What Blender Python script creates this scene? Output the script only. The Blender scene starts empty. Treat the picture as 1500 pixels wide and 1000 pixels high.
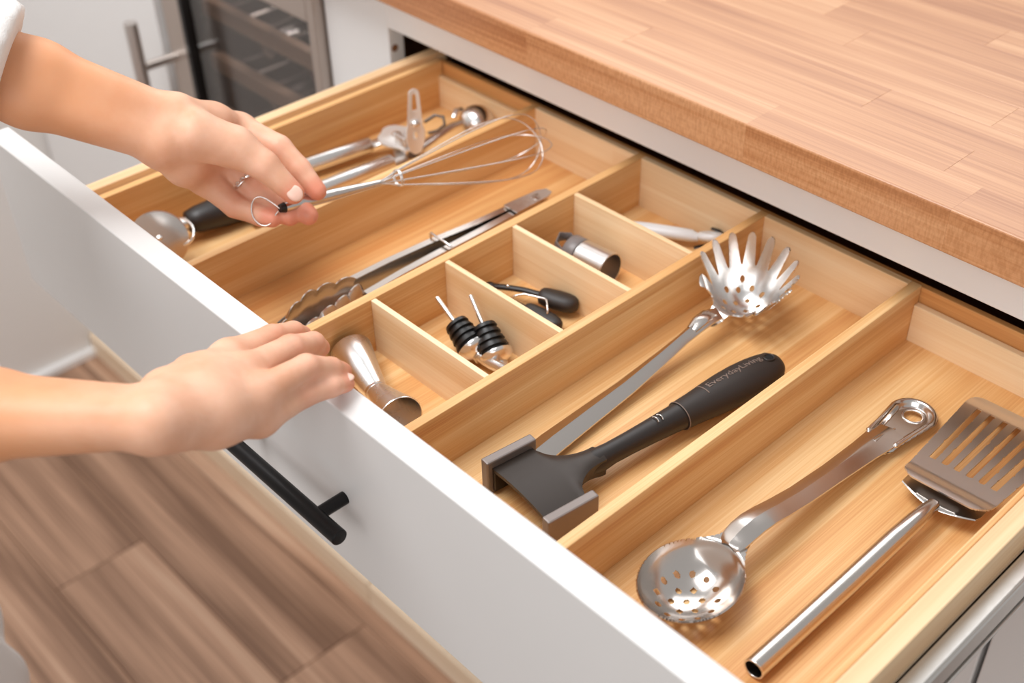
import bpy, bmesh, math, random
import numpy as np
from mathutils import Vector, Matrix

random.seed(7)
S = bpy.context.scene
COL = S.collection

# ------------------------------------------------------------------ camera, world, light, exposure
def link(o):
    COL.objects.link(o)
    return o

cam_d = bpy.data.cameras.new('camera')
cam = link(bpy.data.objects.new('camera', cam_d))
RC = [[0.6847050, 0.7286045, -0.0177347], [0.4385543, -0.4313218, -0.7884362], [-0.5821076, 0.5320686, -0.6148608]]
cam.matrix_world = Matrix(((RC[0][0], -RC[1][0], -RC[2][0], 0.0),
                           (RC[0][1], -RC[1][1], -RC[2][1], -0.3086),
                           (RC[0][2], -RC[1][2], -RC[2][2], 0.47),
                           (0, 0, 0, 1)))
cam_d.sensor_width = 36
cam_d.lens = 36 * 1790.29 / 1500
cam_d.clip_start = 0.02
cam_d.dof.use_dof = True
cam_d.dof.focus_distance = 0.80
cam_d.dof.aperture_fstop = 5.6
S.camera = cam

world = bpy.data.worlds.new('world')
S.world = world
world.use_nodes = True
bg = world.node_tree.nodes['Background']
bg.inputs[0].default_value = (1.0, 0.98, 0.96, 1)
bg.inputs[1].default_value = 0.48

def area(name, loc, target, size, power, color):
    l = bpy.data.lights.new(name, 'AREA')
    l.shape = 'RECTANGLE'
    l.size, l.size_y = size
    l.energy = power
    l.color = color
    o = link(bpy.data.objects.new(name, l))
    o.location = loc
    d = Vector(target) - Vector(loc)
    o.rotation_euler = d.to_track_quat('-Z', 'Y').to_euler()
    return o

area('window_light', (-1.45, 1.75, 1.50), (-0.45, 0.2, -0.05), (2.0, 1.3), 22, (0.985, 0.99, 1.0))
area('ceiling_lamp', (-0.95, -0.38, 1.9), (-0.75, 0.15, -0.3), (1.3, 1.0), 42, (0.985, 0.99, 1.0))
area('front_window_light', (0.7, -2.1, 1.25), (-0.5, 0.3, 0.0), (1.8, 1.4), 24, (0.985, 0.99, 1.0))  # added soft fill from behind the camera, brightens rail and stile; no window seen

S.view_settings.view_transform = 'Standard'
S.view_settings.look = 'None'
S.view_settings.gamma = 1
S.view_settings.use_curve_mapping = False
S.view_settings.exposure = 0.03

# ------------------------------------------------------------------ node helpers and materials
def srgb(r, g, b):
    f = lambda c: (c / 12.92) if c <= 0.04045 else ((c + 0.055) / 1.055) ** 2.4
    return (f(r / 255), f(g / 255), f(b / 255), 1)

def newmat(name):
    m = bpy.data.materials.new(name)
    m.use_nodes = True
    nt = m.node_tree
    return m, nt, nt.nodes['Principled BSDF']

def N(nt, t, **kw):
    n = nt.nodes.new(t)
    for k, v in kw.items():
        setattr(n, k, v)
    return n

def plain(name, col, rough=0.5, metal=0.0, bump=0.0, bscale=200, coat=0.0):
    m, nt, p = newmat(name)
    p.inputs['Base Color'].default_value = col
    p.inputs['Roughness'].default_value = rough
    p.inputs['Metallic'].default_value = metal
    p.inputs['Coat Weight'].default_value = coat
    tc = N(nt, 'ShaderNodeTexCoord')
    ns = N(nt, 'ShaderNodeTexNoise')
    ns.inputs['Scale'].default_value = bscale
    nt.links.new(tc.outputs['Object'], ns.inputs['Vector'])
    mr = N(nt, 'ShaderNodeMapRange')
    mr.inputs['To Min'].default_value = max(0.0, rough - 0.04)
    mr.inputs['To Max'].default_value = rough + 0.04
    nt.links.new(ns.outputs['Fac'], mr.inputs['Value'])
    nt.links.new(mr.outputs[0], p.inputs['Roughness'])
    if bump:
        b = N(nt, 'ShaderNodeBump')
        b.inputs['Strength'].default_value = bump
        b.inputs['Distance'].default_value = 0.001
        nt.links.new(ns.outputs['Fac'], b.inputs['Height'])
        nt.links.new(b.outputs[0], p.inputs['Normal'])
    return m

def ramp(nt, stops):
    r = N(nt, 'ShaderNodeValToRGB')
    el = r.color_ramp.elements
    while len(el) < len(stops):
        el.new(0.5)
    for e, (p, c) in zip(el, stops):
        e.position = p
        e.color = c
    return r

def wood(name, axis, cols, strip=0.0, rough=0.45, fine=900, along=10, ticks=False, coat=0.0, var=0.5, streak=60):
    """grain runs along axis (0 x, 1 y, 2 z); strip = width of laminated strips"""
    m, nt, p = newmat(name)
    L = nt.links.new
    tc = N(nt, 'ShaderNodeTexCoord')
    oi = N(nt, 'ShaderNodeObjectInfo')
    off = N(nt, 'ShaderNodeVectorMath', operation='SCALE')
    off.inputs[0].default_value = (7.3, 5.1, 3.7)
    L(oi.outputs['Random'], off.inputs['Scale'])
    add = N(nt, 'ShaderNodeVectorMath', operation='ADD')
    L(tc.outputs['Object'], add.inputs[0])
    L(off.outputs[0], add.inputs[1])
    def stretched(sc, al, detail, dist=0.0):
        mp = N(nt, 'ShaderNodeMapping')
        v = [sc, sc, sc]
        v[axis] = al
        mp.inputs['Scale'].default_value = v
        L(add.outputs[0], mp.inputs['Vector'])
        n = N(nt, 'ShaderNodeTexNoise')
        n.inputs['Scale'].default_value = 1.0
        n.inputs['Detail'].default_value = detail
        n.inputs['Distortion'].default_value = dist
        L(mp.outputs[0], n.inputs['Vector'])
        return n
    big = stretched(streak, along * 0.25, 3, 0.4)
    fin = stretched(fine, along, 2)
    # strips with their own tone
    a1 = [i for i in range(3) if i != axis]
    tone = big.outputs['Fac']
    if strip:
        mp = N(nt, 'ShaderNodeMapping')
        v = [1 / strip] * 3
        v[axis] = 0.7
        mp.inputs['Scale'].default_value = v
        L(add.outputs[0], mp.inputs['Vector'])
        fl = N(nt, 'ShaderNodeVectorMath', operation='FLOOR')
        L(mp.outputs[0], fl.inputs[0])
        wn = N(nt, 'ShaderNodeTexWhiteNoise')
        L(fl.outputs[0], wn.inputs['Vector'])
        mx = N(nt, 'ShaderNodeMix')
        mx.inputs[0].default_value = 0.22
        L(big.outputs['Fac'], mx.inputs[2])
        L(wn.outputs['Value'], mx.inputs[3])
        tone = mx.outputs[0]
    mx2 = N(nt, 'ShaderNodeMix')
    mx2.inputs[0].default_value = 0.33
    L(tone, mx2.inputs[2])
    L(fin.outputs['Fac'], mx2.inputs[3])
    mxr = N(nt, 'ShaderNodeMath', operation='MULTIPLY_ADD')
    L(oi.outputs['Random'], mxr.inputs[0])
    mxr.inputs[1].default_value = var * 0.4
    mxr.inputs[2].default_value = -var * 0.2
    ad = N(nt, 'ShaderNodeMath', operation='ADD')
    L(mx2.outputs[0], ad.inputs[0])
    L(mxr.outputs[0], ad.inputs[1])
    r = ramp(nt, [(0.32, cols[0]), (0.5, cols[1]), (0.68, cols[2])])
    L(ad.outputs[0], r.inputs['Fac'])
    colout = r.outputs['Color']
    if ticks:
        # saw ticks of the grain on the upright front edge
        mp = N(nt, 'ShaderNodeMapping')
        mp.inputs['Scale'].default_value = (560, 560, 190)
        L(add.outputs[0], mp.inputs['Vector'])
        n = N(nt, 'ShaderNodeTexNoise')
        n.inputs['Scale'].default_value = 1.0
        n.inputs['Detail'].default_value = 1
        L(mp.outputs[0], n.inputs['Vector'])
        rr = ramp(nt, [(0.36, (0.86, 0.82, 0.77, 1)), (0.60, (1, 1, 1, 1))])
        L(n.outputs['Fac'], rr.inputs['Fac'])
        g = N(nt, 'ShaderNodeNewGeometry')
        sp = N(nt, 'ShaderNodeSeparateXYZ')
        L(g.outputs['True Normal'], sp.inputs[0])
        lt = N(nt, 'ShaderNodeMath', operation='LESS_THAN')
        L(sp.outputs['Y'], lt.inputs[0])
        lt.inputs[1].default_value = -0.8
        mm = N(nt, 'ShaderNodeMix', data_type='RGBA', blend_type='MULTIPLY')
        L(lt.outputs[0], mm.inputs[0])
        L(colout, mm.inputs[6])
        L(rr.outputs['Color'], mm.inputs[7])
        colout = mm.outputs[2]
    L(colout, p.inputs['Base Color'])
    p.inputs['Roughness'].default_value = rough
    p.inputs['Coat Weight'].default_value = coat
    p.inputs['Coat Roughness'].default_value = 0.25
    b = N(nt, 'ShaderNodeBump')
    b.inputs['Strength'].default_value = 0.12
    b.inputs['Distance'].default_value = 0.0004
    L(fin.outputs['Fac'], b.inputs['Height'])
    L(b.outputs[0], p.inputs['Normal'])
    return m

BAM = (srgb(198, 134, 76), srgb(219, 167, 108), srgb(235, 197, 144))
bamboo_y = wood('bamboo_lengthwise', 1, BAM, strip=0.014, fine=1100, along=9, var=0.25, rough=0.42)
bamboo_x = wood('bamboo_crosswise', 0, (srgb(224, 184, 136), srgb(236, 204, 162), srgb(244, 220, 184)), strip=0.016, fine=1100, along=9, var=0.25, rough=0.42)
box_y = wood('drawer_wood_lengthwise', 1, (srgb(214, 170, 124), srgb(229, 193, 149), srgb(238, 208, 169)), fine=700, along=8, var=0.1)
box_x = wood('drawer_wood_crosswise', 0, (srgb(196, 132, 76), srgb(212, 152, 92), srgb(226, 174, 112)), fine=700, along=8, var=0.1)
butcher = wood('stained_butcher_block', 0, (srgb(158, 102, 64), srgb(187, 133, 91), srgb(206, 157, 116)), fine=520, along=7, ticks=True, rough=0.33, var=0.22, streak=45, coat=0.12)
vinyl = wood('grey_brown_plank', 0, (srgb(122, 90, 69), srgb(178, 140, 114), srgb(206, 174, 148)), fine=260, along=4, rough=0.5, var=0.45, streak=24)
white_paint = plain('white_paint', srgb(236, 235, 234), 0.38, bump=0.02, bscale=60)
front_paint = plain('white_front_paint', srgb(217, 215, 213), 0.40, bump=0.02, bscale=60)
wall_paint = plain('wall_paint', srgb(226, 222, 218), 0.6, bump=0.03)
edge_wood = wood('pale_plinth_wood', 0, (srgb(222, 196, 164), srgb(234, 212, 184), srgb(240, 222, 198)), fine=300, along=5, var=0.1)
dark_wood = wood('raw_dark_carcass', 0, (srgb(96, 60, 38), srgb(120, 78, 50), srgb(140, 96, 64)), fine=300, along=5, var=0.1, rough=0.6)
black_metal = plain('black_metal', srgb(26, 24, 24), 0.38, 0.6)
black_plastic = plain('black_plastic', srgb(33, 26, 23), 0.42)
soft_black = plain('soft_black_grip', srgb(40, 32, 28), 0.5)
black_rubber = plain('black_rubber', srgb(20, 18, 18), 0.4)
steel = plain('polished_steel', (0.66, 0.615, 0.58, 1), 0.20, 1.0, bscale=30)
satin = plain('satin_steel', (0.70, 0.665, 0.64, 1), 0.33, 1.0, bscale=60)
bright = plain('bright_steel', (0.78, 0.755, 0.735, 1), 0.24, 1.0, bscale=30)
dark_steel = plain('dark_cast_metal', (0.20, 0.175, 0.16, 1), 0.42, 0.9)
cast_black = plain('black_cast_head', srgb(47, 38, 32), 0.40, 0.3)
plate_steel = plain('grey_cast_plate', (0.25, 0.215, 0.20, 1), 0.5, 0.6)
jig_steel = plain('brushed_jigger_steel', (0.86, 0.84, 0.825, 1), 0.27, 1.0, bscale=40)
zinc = plain('zinc_slide', (0.72, 0.70, 0.67, 1), 0.32, 1.0)
pale_plastic = plain('pale_grey_plastic', srgb(222, 222, 222), 0.3)
key_metal = plain('stamped_zinc', (0.76, 0.735, 0.71, 1), 0.38, 0.6)
grey_plastic = plain('grey_plastic', srgb(120, 112, 110), 0.35)
emboss = plain('worn_emboss', srgb(120, 102, 92), 0.45)
cloth = plain('white_cotton', srgb(238, 236, 234), 0.85, bump=0.3, bscale=700)
nail_m = plain('nail', srgb(232, 190, 172), 0.35)
silver = plain('silver', (0.85, 0.83, 0.80, 1), 0.18, 1.0)
fridge_steel = plain('brushed_fridge_steel', (0.50, 0.43, 0.385, 1), 0.42, 0.75)
rack_wood = wood('rack_wood', 0, (srgb(168, 138, 116), srgb(190, 160, 138), srgb(206, 178, 156)), fine=300, along=5, var=0.1)
cavity_m = plain('fridge_cavity', srgb(74, 67, 65), 0.6)
bottle_glass = plain('dark_bottle_glass', srgb(30, 28, 26), 0.12)
foil_red = plain('red_foil', srgb(120, 52, 44), 0.3, 0.6)
foil_grey = plain('silver_foil', srgb(200, 198, 198), 0.25, 0.8)

def skin_mat():
    m, nt, p = newmat('skin')
    L = nt.links.new
    tc = N(nt, 'ShaderNodeTexCoord')
    n1 = N(nt, 'ShaderNodeTexNoise')
    n1.inputs['Scale'].default_value = 38
    n1.inputs['Detail'].default_value = 4
    L(tc.outputs['Object'], n1.inputs['Vector'])
    r = ramp(nt, [(0.3, srgb(214, 158, 126)), (0.7, srgb(233, 186, 158))])
    L(n1.outputs['Fac'], r.inputs['Fac'])
    at = N(nt, 'ShaderNodeAttribute')
    at.attribute_name = 'flush'
    mx = N(nt, 'ShaderNodeMix', data_type='RGBA')
    L(at.outputs['Fac'], mx.inputs[0])
    L(r.outputs['Color'], mx.inputs[6])
    mx.inputs[7].default_value = srgb(222, 132, 106)
    a2 = N(nt, 'ShaderNodeAttribute')
    a2.attribute_name = 'tan'
    m2 = N(nt, 'ShaderNodeMix', data_type='RGBA')
    L(a2.outputs['Fac'], m2.inputs[0])
    L(mx.outputs[2], m2.inputs[6])
    m2.inputs[7].default_value = srgb(214, 148, 102)
    L(m2.outputs[2], p.inputs['Base Color'])
    p.inputs['Roughness'].default_value = 0.5
    p.inputs['Subsurface Weight'].default_value = 0.18
    p.inputs['Subsurface Radius'].default_value = (0.010, 0.004, 0.002)
    p.inputs['Subsurface Scale'].default_value = 0.6
    n2 = N(nt, 'ShaderNodeTexNoise')
    n2.inputs['Scale'].default_value = 420
    n2.inputs['Detail'].default_value = 3
    L(tc.outputs['Object'], n2.inputs['Vector'])
    b = N(nt, 'ShaderNodeBump')
    b.inputs['Strength'].default_value = 0.12
    b.inputs['Distance'].default_value = 0.0008
    L(n2.outputs['Fac'], b.inputs['Height'])
    L(b.outputs[0], p.inputs['Normal'])
    return m
skin = skin_mat()

def fridge_glass():
    m = bpy.data.materials.new('tinted_fridge_glass')
    m.use_nodes = True
    nt = m.node_tree
    nt.nodes.clear()
    L = nt.links.new
    out = N(nt, 'ShaderNodeOutputMaterial')
    tr = N(nt, 'ShaderNodeBsdfTransparent')
    tr.inputs[0].default_value = (0.72, 0.70, 0.69, 1)
    gl = N(nt, 'ShaderNodeBsdfGlossy')
    gl.inputs['Roughness'].default_value = 0.06
    lw = N(nt, 'ShaderNodeLayerWeight')
    lw.inputs['Blend'].default_value = 0.35
    fr = N(nt, 'ShaderNodeMapRange')
    fr.inputs['To Min'].default_value = 0.05
    fr.inputs['To Max'].default_value = 0.28
    L(lw.outputs['Facing'], fr.inputs['Value'])
    mx = N(nt, 'ShaderNodeMixShader')
    L(fr.outputs[0], mx.inputs[0])
    L(tr.outputs[0], mx.inputs[1])
    L(gl.outputs[0], mx.inputs[2])
    L(mx.outputs[0], out.inputs[0])
    return m
tinted = fridge_glass()

# ------------------------------------------------------------------ object helpers
ORG = {}
def thing(name, label, cat, loc=(0, 0, 0), mat=None, group=None, local=False):
    """Empty at the base of a thing. local=True: children are written in the thing's own frame"""
    o = link(bpy.data.objects.new(name, None))
    o.empty_display_size = 0.02
    if mat is not None:
        o.matrix_world = mat
        local = True
    else:
        o.location = loc
    o['label'] = label
    o['category'] = cat
    if group:
        o['group'] = group
    ORG[o.name] = None if local else Vector(loc)
    return o

def obj(name, bm, mat, parent=None, smooth=None, label=None):
    me = bpy.data.meshes.new(name)
    bmesh.ops.recalc_face_normals(bm, faces=bm.faces[:])
    if parent is not None:
        q = parent
        while q.parent is not None:
            q = q.parent
        if ORG.get(q.name) is not None:
            bmesh.ops.translate(bm, verts=bm.verts[:], vec=-ORG[q.name])
    bm.to_mesh(me)
    bm.free()
    me.materials.append(mat)
    if smooth is not None:
        for p in me.polygons:
            p.use_smooth = True
        me.set_sharp_from_angle(angle=math.radians(smooth))
    o = link(bpy.data.objects.new(name, me))
    if parent is not None:
        o.parent = parent
    if label:
        o['label'] = label
    return o

def struct(name, bm, mat, smooth=None):
    o = obj(name, bm, mat, None, smooth)
    o['kind'] = 'structure'
    return o

def box(x0, x1, y0, y1, z0, z1, bev=0.0, seg=2, bm=None):
    b = bmesh.new()
    bmesh.ops.create_cube(b, size=1)
    for v in b.verts:
        v.co = Vector((x0 + (v.co.x + .5) * (x1 - x0), y0 + (v.co.y + .5) * (y1 - y0), z0 + (v.co.z + .5) * (z1 - z0)))
    if bev:
        bmesh.ops.bevel(b, geom=b.edges[:] , offset=bev, segments=seg, affect='EDGES', profile=0.5)
    if bm is None:
        return b
    tmp = bpy.data.meshes.new('t')
    b.to_mesh(tmp)
    b.free()
    bm.from_mesh(tmp)
    bpy.data.meshes.remove(tmp)
    return bm

def loft(rings, bm=None, cap=True, closed=False):
    if bm is None:
        bm = bmesh.new()
    vr = [[bm.verts.new(p) for p in r] for r in rings]
    n = len(rings[0])
    pairs = list(zip(vr[:-1], vr[1:]))
    if closed:
        pairs.append((vr[-1], vr[0]))
    for a, b in pairs:
        for i in range(n):
            j = (i + 1) % n
            bm.faces.new((a[i], a[j], b[j], b[i]))
    if cap and not closed:
        bm.faces.new(vr[0][::-1])
        bm.faces.new(vr[-1])
    return bm

def tube(pts, rad, seg=12, bm=None, cap=True, closed=False, up=None):
    """sweep; rad = number, list, or list of (side, up) radii"""
    pts = [Vector(p) for p in pts]
    n = len(pts)
    if not isinstance(rad, (list, tuple)):
        rad = [rad] * n
    rings = []
    u = None
    for i, p in enumerate(pts):
        if closed:
            t = (pts[(i + 1) % n] - pts[i - 1]).normalized()
        else:
            t = (pts[min(i + 1, n - 1)] - pts[max(i - 1, 0)]).normalized()
        if u is None:
            ref = Vector(up) if up is not None else (Vector((0, 0, 1)) if abs(t.z) < 0.9 else Vector((1, 0, 0)))
            u = (ref - t * ref.dot(t)).normalized()
        else:
            if up is not None:
                ref = Vector(up)
                u = (ref - t * ref.dot(t)).normalized()
            else:
                u = (u - t * u.dot(t)).normalized()
        s = t.cross(u)
        r = rad[i]
        ra, rb = (r if isinstance(r, (list, tuple)) else (r, r))
        rings.append([p + s * (ra * math.cos(2 * math.pi * k / seg)) + u * (rb * math.sin(2 * math.pi * k / seg)) for k in range(seg)])
    return loft(rings, bm, cap, closed)

def lathe(prof, A, B, seg=28, bm=None):
    """prof: list of (t along A->B in metres, radius); an open surface of revolution, or a solid when radii end at 0"""
    A, B = Vector(A), Vector(B)
    t = (B - A).normalized()
    ref = Vector((0, 0, 1)) if abs(t.z) < 0.9 else Vector((1, 0, 0))
    u = (ref - t * ref.dot(t)).normalized()
    s = t.cross(u)
    rings = []
    for d, r in prof:
        r = max(r, 1e-5)
        rings.append([A + t * d + s * (r * math.cos(2 * math.pi * k / seg)) + u * (r * math.sin(2 * math.pi * k / seg)) for k in range(seg)])
    return loft(rings, bm, cap=True)

def ell(c, r, seg=16, bm=None, M=None):
    b = bm if bm is not None else bmesh.new()
    m = Matrix.Translation(Vector(c)) @ (M.to_4x4() if M is not None else Matrix()) @ Matrix.Diagonal((r[0], r[1], r[2], 1))
    bmesh.ops.create_uvsphere(b, u_segments=seg, v_segments=max(6, seg // 2), radius=1, matrix=m)
    return b

def prism(poly, z0, z1, M=None, bev=0.0):
    bm = bmesh.new()
    M = M or Matrix()
    lo = [bm.verts.new(M @ Vector((x, y, z0))) for x, y in poly]
    hi = [bm.verts.new(M @ Vector((x, y, z1))) for x, y in poly]
    bm.faces.new(lo[::-1])
    bm.faces.new(hi)
    n = len(poly)
    for i in range(n):
        j = (i + 1) % n
        bm.faces.new((lo[i], lo[j], hi[j], hi[i]))
    if bev:
        bmesh.ops.bevel(bm, geom=bm.edges[:], offset=bev, segments=2, affect='EDGES')
    return bm

def frame(o, xdir, up=(0, 0, 1)):
    x = Vector(xdir).normalized()
    z = Vector(up)
    z = (z - x * z.dot(x)).normalized()
    y = z.cross(x)
    return Matrix(((x.x, y.x, z.x, o[0]), (x.y, y.y, z.y, o[1]), (x.z, y.z, z.z, o[2]), (0, 0, 0, 1)))

def sheet(f, x0, x1, y0, y1, h, zf, thick=0.0009):
    """sheet metal: 2-D distance field f (inside < 0), lifted by zf(x, y), given a thickness; edges are snapped to the outline"""
    nx, ny = int((x1 - x0) / h) + 2, int((y1 - y0) / h) + 2
    X, Y = np.meshgrid(x0 + np.arange(nx) * h, y0 + np.arange(ny) * h, indexing='ij')
    F = f(X, Y)
    keep = F < 0.45 * h
    e = h * 0.05
    for _ in range(3):
        gx = (f(X + e, Y) - f(X - e, Y)) / (2 * e)
        gy = (f(X, Y + e) - f(X, Y - e)) / (2 * e)
        g2 = np.maximum(gx * gx + gy * gy, 0.2)
        F = f(X, Y)
        mv = keep & (F > -0.5 * h)
        X = np.where(mv, X - F * gx / g2, X)
        Y = np.where(mv, Y - F * gy / g2, Y)
    Z = zf(X, Y)
    # normals by finite difference
    d = h * 0.3
    nxv = -(zf(X + d, Y) - zf(X - d, Y)) / (2 * d)
    nyv = -(zf(X, Y + d) - zf(X, Y - d)) / (2 * d)
    nl = np.sqrt(nxv ** 2 + nyv ** 2 + 1)
    nrm = np.stack([nxv / nl, nyv / nl, 1 / nl], -1)
    P = np.stack([X, Y, Z], -1)
    top, bot = P + nrm * thick / 2, P - nrm * thick / 2
    bm = bmesh.new()
    idx = {}
    def V(i, j, s):
        k = (i, j, s)
        if k not in idx:
            idx[k] = bm.verts.new((top if s else bot)[i, j])
        return idx[k]
    Q = keep[:-1, :-1] & keep[1:, :-1] & keep[:-1, 1:] & keep[1:, 1:]
    ii, jj = np.nonzero(Q)
    for i, j in zip(ii.tolist(), jj.tolist()):
        bm.faces.new((V(i, j, 1), V(i + 1, j, 1), V(i + 1, j + 1, 1), V(i, j + 1, 1)))
        bm.faces.new((V(i, j, 0), V(i, j + 1, 0), V(i + 1, j + 1, 0), V(i + 1, j, 0)))
        if j == 0 or not Q[i, j - 1]:
            bm.faces.new((V(i, j, 0), V(i + 1, j, 0), V(i + 1, j, 1), V(i, j, 1)))
        if j == ny - 2 or not Q[i, j + 1]:
            bm.faces.new((V(i + 1, j + 1, 0), V(i, j + 1, 0), V(i, j + 1, 1), V(i + 1, j + 1, 1)))
        if i == 0 or not Q[i - 1, j]:
            bm.faces.new((V(i, j + 1, 0), V(i, j, 0), V(i, j, 1), V(i, j + 1, 1)))
        if i == nx - 2 or not Q[i + 1, j]:
            bm.faces.new((V(i + 1, j, 0), V(i + 1, j + 1, 0), V(i + 1, j + 1, 1), V(i + 1, j, 1)))
    return bm

def d_cap(X, Y, ax, ay, bx, by, ra, rb):
    vx, vy = bx - ax, by - ay
    t = np.clip(((X - ax) * vx + (Y - ay) * vy) / (vx * vx + vy * vy), 0, 1)
    return np.hypot(X - ax - t * vx, Y - ay - t * vy) - (ra + t * (rb - ra))
def d_circ(X, Y, cx, cy, r):
    return np.hypot(X - cx, Y - cy) - r
def d_ell(X, Y, cx, cy, a, b):
    k = np.sqrt(((X - cx) / a) ** 2 + ((Y - cy) / b) ** 2) + 1e-9
    g = np.sqrt(((X - cx) / a ** 2) ** 2 + ((Y - cy) / b ** 2) ** 2) + 1e-9
    return k * (k - 1) / g
def smin(a, b, k):
    h = np.clip(0.5 + 0.5 * (b - a) / k, 0, 1)
    return b * (1 - h) + a * h - k * h * (1 - h)
def sstep(x):
    x = np.clip(x, 0, 1)
    return x * x * (3 - 2 * x)

# ------------------------------------------------------------------ the setting
FZ = -0.97
floor = link(bpy.data.objects.new('floor', None))
floor.location = (-1.0, 0, FZ)
floor['kind'] = 'structure'
ORG[floor.name] = Vector((-1.0, 0, FZ))
rows = [-0.435 + 0.15 * k for k in range(7)]
ends = {0: -1.02, 1: -1.75, 2: -0.72, 3: -1.402, 4: -1.02, 5: -1.6, 6: -0.9}
for k, y0 in enumerate(rows):
    e0 = ends[k] - 1.2
    for q in range(4):
        xa, xb = e0 + q * 1.2, e0 + (q + 1) * 1.2
        xa, xb = max(xa, -1.9), min(xb, 0.6)
        if xb - xa < 0.05:
            continue
        obj('plank', box(xa + .0006, xb - .0006, y0 + .0006, y0 + .1494, FZ - .008, FZ, .0012, 1), vinyl, floor)
obj('subfloor', box(-1.95, 0.6, -1.6, 1.2, FZ - .03, FZ - .0085), dark_wood, floor)

fl = area('fridge_lamp', (-1.23, 0.62, -0.02), (-1.23, 0.55, -0.5), (0.25, 0.15), 2.2, (1.0, 0.93, 0.88))  # added light in the cavity so the racks show; no lamp visible there

struct('wall_left', box(-1.96, -1.9, -1.5, 1.2, FZ, 1.6), wall_paint)
struct('baseboard_left', box(-1.9, -1.886, -1.5, 0.384, FZ, FZ + .016, .002), white_paint)

# ---- base cabinet with the open drawer bay
YF = 0.385
cab = thing('base_cabinet', 'white painted base cabinet under the wooden worktop, holding the pulled out drawer', 'cabinet', (-0.52, 0.7, FZ))
obj('stile', box(-1.040, -0.932, YF, YF + .019, FZ + .05, 0.0135, .001), white_paint, cab)
obj('stile', box(-0.118, -0.05, YF, YF + .019, FZ + .05, 0.0135, .001), white_paint, cab)
obj('rail', box(-0.932, -0.118, YF, YF + .019, -0.031, 0.0135, .001), white_paint, cab)
obj('rail', box(-0.932, -0.118, YF, YF + .019, -0.20, -0.165, .001), white_paint, cab)
obj('side_panel', box(-1.040, -1.020, YF + .019, 0.98, FZ + .05, 0.0135), dark_wood, cab)
obj('side_panel', box(-0.07, -0.05, YF + .019, 0.98, FZ + .05, 0.0135), dark_wood, cab)
obj('back_panel', box(-1.020, -0.07, 0.96, 0.98, FZ + .05, 0.0135), dark_wood, cab)
obj('shelf_panel', box(-1.020, -0.07, YF + .019, 0.96, -0.215, -0.20), dark_wood, cab)
obj('top_panel', box(-1.020, -0.07, YF + .019, 0.96, 0.001, 0.0135), dark_wood, cab)
# screw hole in the inner face of the left stile
obj('screw_hole', lathe([(0, .0001), (.0002, .0040), (.0010, .0040), (.0012, .0001)], (-0.9325, 0.3915, -0.0545), (-0.90, 0.3915, -0.0545), 16), dark_wood, cab)
for xa, xb in ((-1.038, -0.5705), (-0.5665, -0.2), (-0.196, -0.055)):
    obj('door', box(xa, xb, YF - .019, YF - .0005, FZ + .075, -0.175, .0015), front_paint, cab)
obj('plinth', box(-1.040, -0.05, YF - .043, YF + .019, FZ + .001, FZ + .05, .001), edge_wood, cab)
tall = thing('tall_cabinet', 'plain white tall cabinet front left of the wine fridge', 'cabinet', (-1.65, 0.6, FZ))
obj('body', box(-1.895, -1.394, YF + .0, 0.98, FZ + .001, 0.0125), white_paint, tall)
obj('door', box(-1.893, -1.396, YF - .019, YF - .0005, FZ + .1, 0.010, .0015), white_paint, tall)

obj('plinth', box(-1.895, -1.394, YF - .043, YF - .0005, FZ + .001, FZ + .05, .001), edge_wood, tall)

# ---- worktop of glued staves
top = thing('worktop', 'honey stained butcher block worktop above the open drawer', 'worktop', (-0.5, 0.7, 0.0135))
ZT0, ZT1 = 0.0137, 0.0465
y = 0.355
row = 0
while y < 1.6:
    w = 0.040
    x = -1.9 + random.uniform(-0.25, 0)
    if row == 0:
        cuts = [-1.9, -1.6, -1.27, -0.96, -0.70, -0.4689, -0.3029, 0.0, 0.33, 0.6]
    else:
        cuts = [-1.9]
        while cuts[-1] < 0.6:
            cuts.append(min(0.6, cuts[-1] + random.uniform(0.17, 0.42)))
    for xa, xb in zip(cuts[:-1], cuts[1:]):
        if xb - xa < .02:
            continue
        b = box(xa + .00003, xb - .00003, y + .00003, y + w - .00003, ZT0, ZT1)
        if row == 0:
            ed = [e for e in b.edges if all(v.co.y < y + .001 and v.co.z > ZT1 - .001 for v in e.verts)]
            bmesh.ops.bevel(b, geom=ed, offset=.0022, segments=4, affect='EDGES', profile=0.5)
            ed = [e for e in b.edges if all(v.co.y < y + .001 and v.co.z < ZT0 + .001 for v in e.verts)]
            bmesh.ops.bevel(b, geom=ed, offset=.0012, segments=2, affect='EDGES', profile=0.5)
        else:
            ed = [e for e in b.edges if all(v.co.z > ZT1 - .001 for v in e.verts)]
            bmesh.ops.bevel(b, geom=ed, offset=.00012, segments=1, affect='EDGES')
        obj('stave', b, butcher, top)
    y += w
    row += 1

# ---- wine fridge
fr = thing('wine_fridge', 'under-counter wine fridge with glass door and steel bar handle', 'fridge', (-1.23, 0.7, FZ))
XL, XR = -1.386, -1.0435
GL, GR, GT, GB = -1.336, -1.0575, -0.060, -0.80
YD = 0.372
b = bmesh.new()
for a in ((XL, GL, -0.85, 0.008), (GR, XR, -0.85, 0.008)):
    box(a[0], a[1], YD, YD + .03, a[2], a[3], .002, 2, b)
box(GL, GR, YD, YD + .03, GT, 0.008, .002, 2, b)
box(GL, GR, YD, YD + .03, -0.85, GB, .002, 2, b)
df = obj('door_frame', b, fridge_steel, fr)
obj('kick_plate', box(-1.393, -1.0425, YF - .043, YF + .02, FZ + .001, FZ + .05, .001), edge_wood, fr)
obj('gasket', box(GL - .004, GL + .004, YD - .001, YD + .028, GB, GT), black_rubber, df)
obj('glass_pane', box(GL, GR, YD + .006, YD + .010, GB, GT), tinted, fr)
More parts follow.
